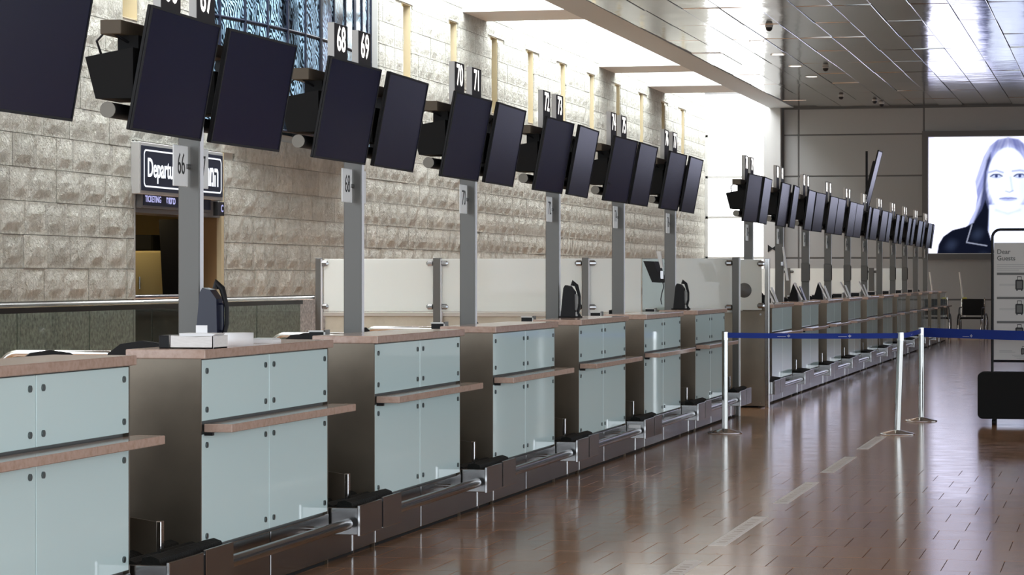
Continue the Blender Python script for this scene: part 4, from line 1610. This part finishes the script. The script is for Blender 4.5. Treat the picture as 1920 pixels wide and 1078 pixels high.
# ================================================================== INFORMATION STAND
isd = thing('information_stand', 'black framed luggage information board on a wheeled black base', 'information stand', (-1.28, 27.5, 0))
SW = .92
pts = [(0, 0, .30), (0, 0, 1.90)] + [(.08 - .08 * math.cos(a), 0, 1.90 + .08 * math.sin(a)) for a in np.linspace(.2, math.pi / 2, 5)]
pts += [(SW - .08 + .08 * math.sin(a), 0, 1.90 + .08 * math.cos(a)) for a in np.linspace(0, math.pi / 2 - .2, 5)] + [(SW, 0, 1.90), (SW, 0, .30)]
MB().tube(pts, .014, 10).obj('frame', 'black', isd)
MB().tube([(0, 0, .645), (SW, 0, .645)], .012, 8).obj('crossbar', 'black', isd)
bs = MB()
bs.prism([(q[0] + SW / 2, q[1] + .30) for q in rrect(.60, .235, .05)], 1, -.16, .16)
bs.obj('base_box', 'black_matte', isd)
for x in (.02, SW - .02):
    wv_ = MB().tube([(x - .02, -.10, .03), (x + .02, -.10, .03)], .03, 12).obj('caster', 'black', isd)
    MB().box(x - .012, x + .012, -.115, -.085, .03, .075).obj('fork', 'black', wv_)
    wv_ = MB().tube([(x - .02, .10, .03), (x + .02, .10, .03)], .03, 12).obj('caster', 'black', isd)
    MB().box(x - .012, x + .012, .085, .115, .03, .075).obj('fork', 'black', wv_)
po = MB().box(.016, SW - .016, -.004, .004, .66, 1.845).obj('poster', 'poster', isd)
link('lettering', text_mesh('Dear\nGuests', 'dark_grey', .066, .0004, .001, 'LEFT'), po, (.045, -.006, 1.72), FACE_CAM)
for r_, zz in enumerate((1.625, 1.605, 1.585, 1.568)):
    MB().box(.045, .045 + (.40, .42, .41, .22)[r_], -.0055, -.0042, zz - .0035, zz + .0035).obj('text_line', 'grey_plastic', po)
for r_, zz in enumerate((1.53, 1.285, 1.04)):
    MB().box(.045, SW - .05, -.006, -.0042, zz - .012, zz + .012).obj('divider_bar', 'dark_grey', po)
for r_, zz in enumerate((1.42, 1.175, .935, .745)):
    MB().box(.07, .07 + (.20, .19, .2, .13)[r_], -.0055, -.0042, zz + .001, zz + .007).obj('text_line', 'grey_plastic', po)
    MB().box(.07, .07 + (.17, .15, .17, .16)[r_], -.0055, -.0042, zz - .012, zz - .006).obj('text_line', 'grey_plastic', po)
    xi = .27 + (.0 if r_ < 3 else .04)
    for dx in (0, .3):
        ic = MB()
        s_ = 1.0 if r_ < 3 else .6
        ic.prism([(xi + dx + q[0] * s_, zz + q[1] * s_) for q in rrect(.040, .052, .012, 3)], 1, -.0065, -.0042)
        ic.box(xi + dx - .022 * s_, xi + dx - .016 * s_, -.0065, -.0042, zz + .05 * s_, zz + .085 * s_)
        ic.box(xi + dx + .016 * s_, xi + dx + .022 * s_, -.0065, -.0042, zz + .05 * s_, zz + .085 * s_)
        ic.box(xi + dx - .022 * s_, xi + dx + .022 * s_, -.0065, -.0042, zz + .078 * s_, zz + .085 * s_)
        ic.box(xi + dx - .03 * s_, xi + dx - .018 * s_, -.0065, -.0042, zz - .062 * s_, zz - .05 * s_)
        ic.box(xi + dx + .018 * s_, xi + dx + .03 * s_, -.0065, -.0042, zz - .062 * s_, zz - .05 * s_)
        io = ic.obj('suitcase_icon', 'digit_black', po)
        MB().box(xi + dx - .026 * s_, xi + dx + .026 * s_, -.0072, -.0064, zz - .038 * s_, zz + .036 * s_).obj('icon_panel', 'dark_grey', io)
for r_, zz in enumerate((.705, .69, .675)):
    MB().box(.20 + .02 * r_, .6, -.0055, -.0042, zz - .003, zz + .003).obj('text_line', 'grey_plastic', po)


# ================================================================== WHEELCHAIRS AT THE END WALL
def wheelchair(x, y, rz, label, pole_dx):
    t = thing('wheelchair', label, 'wheelchair', (x, y, 0), rz, 'wheelchairs parked at the end wall')
    MB().box(-.26, .26, -.22, .22, .46, .51, bev=.02).obj('seat', 'black_matte', t)
    MB().box(-.26, .26, .20, .25, .55, .95, bev=.015).obj('backrest', 'black_matte', t)
    for s in (-1, 1):
        f_ = MB().tube([(s * .28, .30, .98), (s * .28, .22, .92), (s * .28, .22, .45), (s * .28, -.25, .45), (s * .28, -.38, .12)], .016, 8)
        f_.obj('side_frame', 'chrome', t)
        MB().tube([(s * .28, .22, .74), (s * .28, -.14, .74), (s * .28, -.2, .68), (s * .28, -.2, .45)], .014, 8).obj('armrest', 'black', t)
        wh = MB()
        wh.tube([(s * .33, .12 + .29 * math.cos(a), .30 + .29 * math.sin(a)) for a in np.linspace(0, 2 * math.pi, 25)], .016, 6, cap=False)
        w_ = wh.obj('wheel', 'black', t)
        sp = MB()
        for q in range(6):
            a = math.pi * q / 6
            sp.tube([(s * .33, .12 - .28 * math.cos(a), .30 - .28 * math.sin(a)), (s * .33, .12 + .28 * math.cos(a), .30 + .28 * math.sin(a))], .004, 4)
        sp.obj('spokes', 'chrome', w_)
        MB().tube([(s * .26 - .015, -.26, .07), (s * .26 + .015, -.26, .07)], .07, 14).obj('front_caster', 'black', t)
        MB().box(s * .26 - .012, s * .26 + .012, -.275, -.245, .10, .45).obj('fork', 'dark_grey', t)
        MB().box(s * .15 - .09, s * .15 + .09, -.48, -.34, .10, .125, bev=.005).obj('footrest', 'black', t)
    MB().tube([(pole_dx, .30, .5), (pole_dx - .05, .30, 1.0), (pole_dx - .13, .30, 1.62)], .022, 8).obj('flag_pole', 'white_plastic', t)
    MB().box(pole_dx - .05, pole_dx + .05, .26, .34, .86, .99, bev=.01).obj('yellow_clip', 'yellow', t)
    return t


wheelchair(-4.45, 66.6, .15, 'wheelchair at the end wall nearest the far counters', -.02)
wheelchair(-3.60, 66.6, -.1, 'wheelchair at the end wall half hidden by the information stand', -.22)
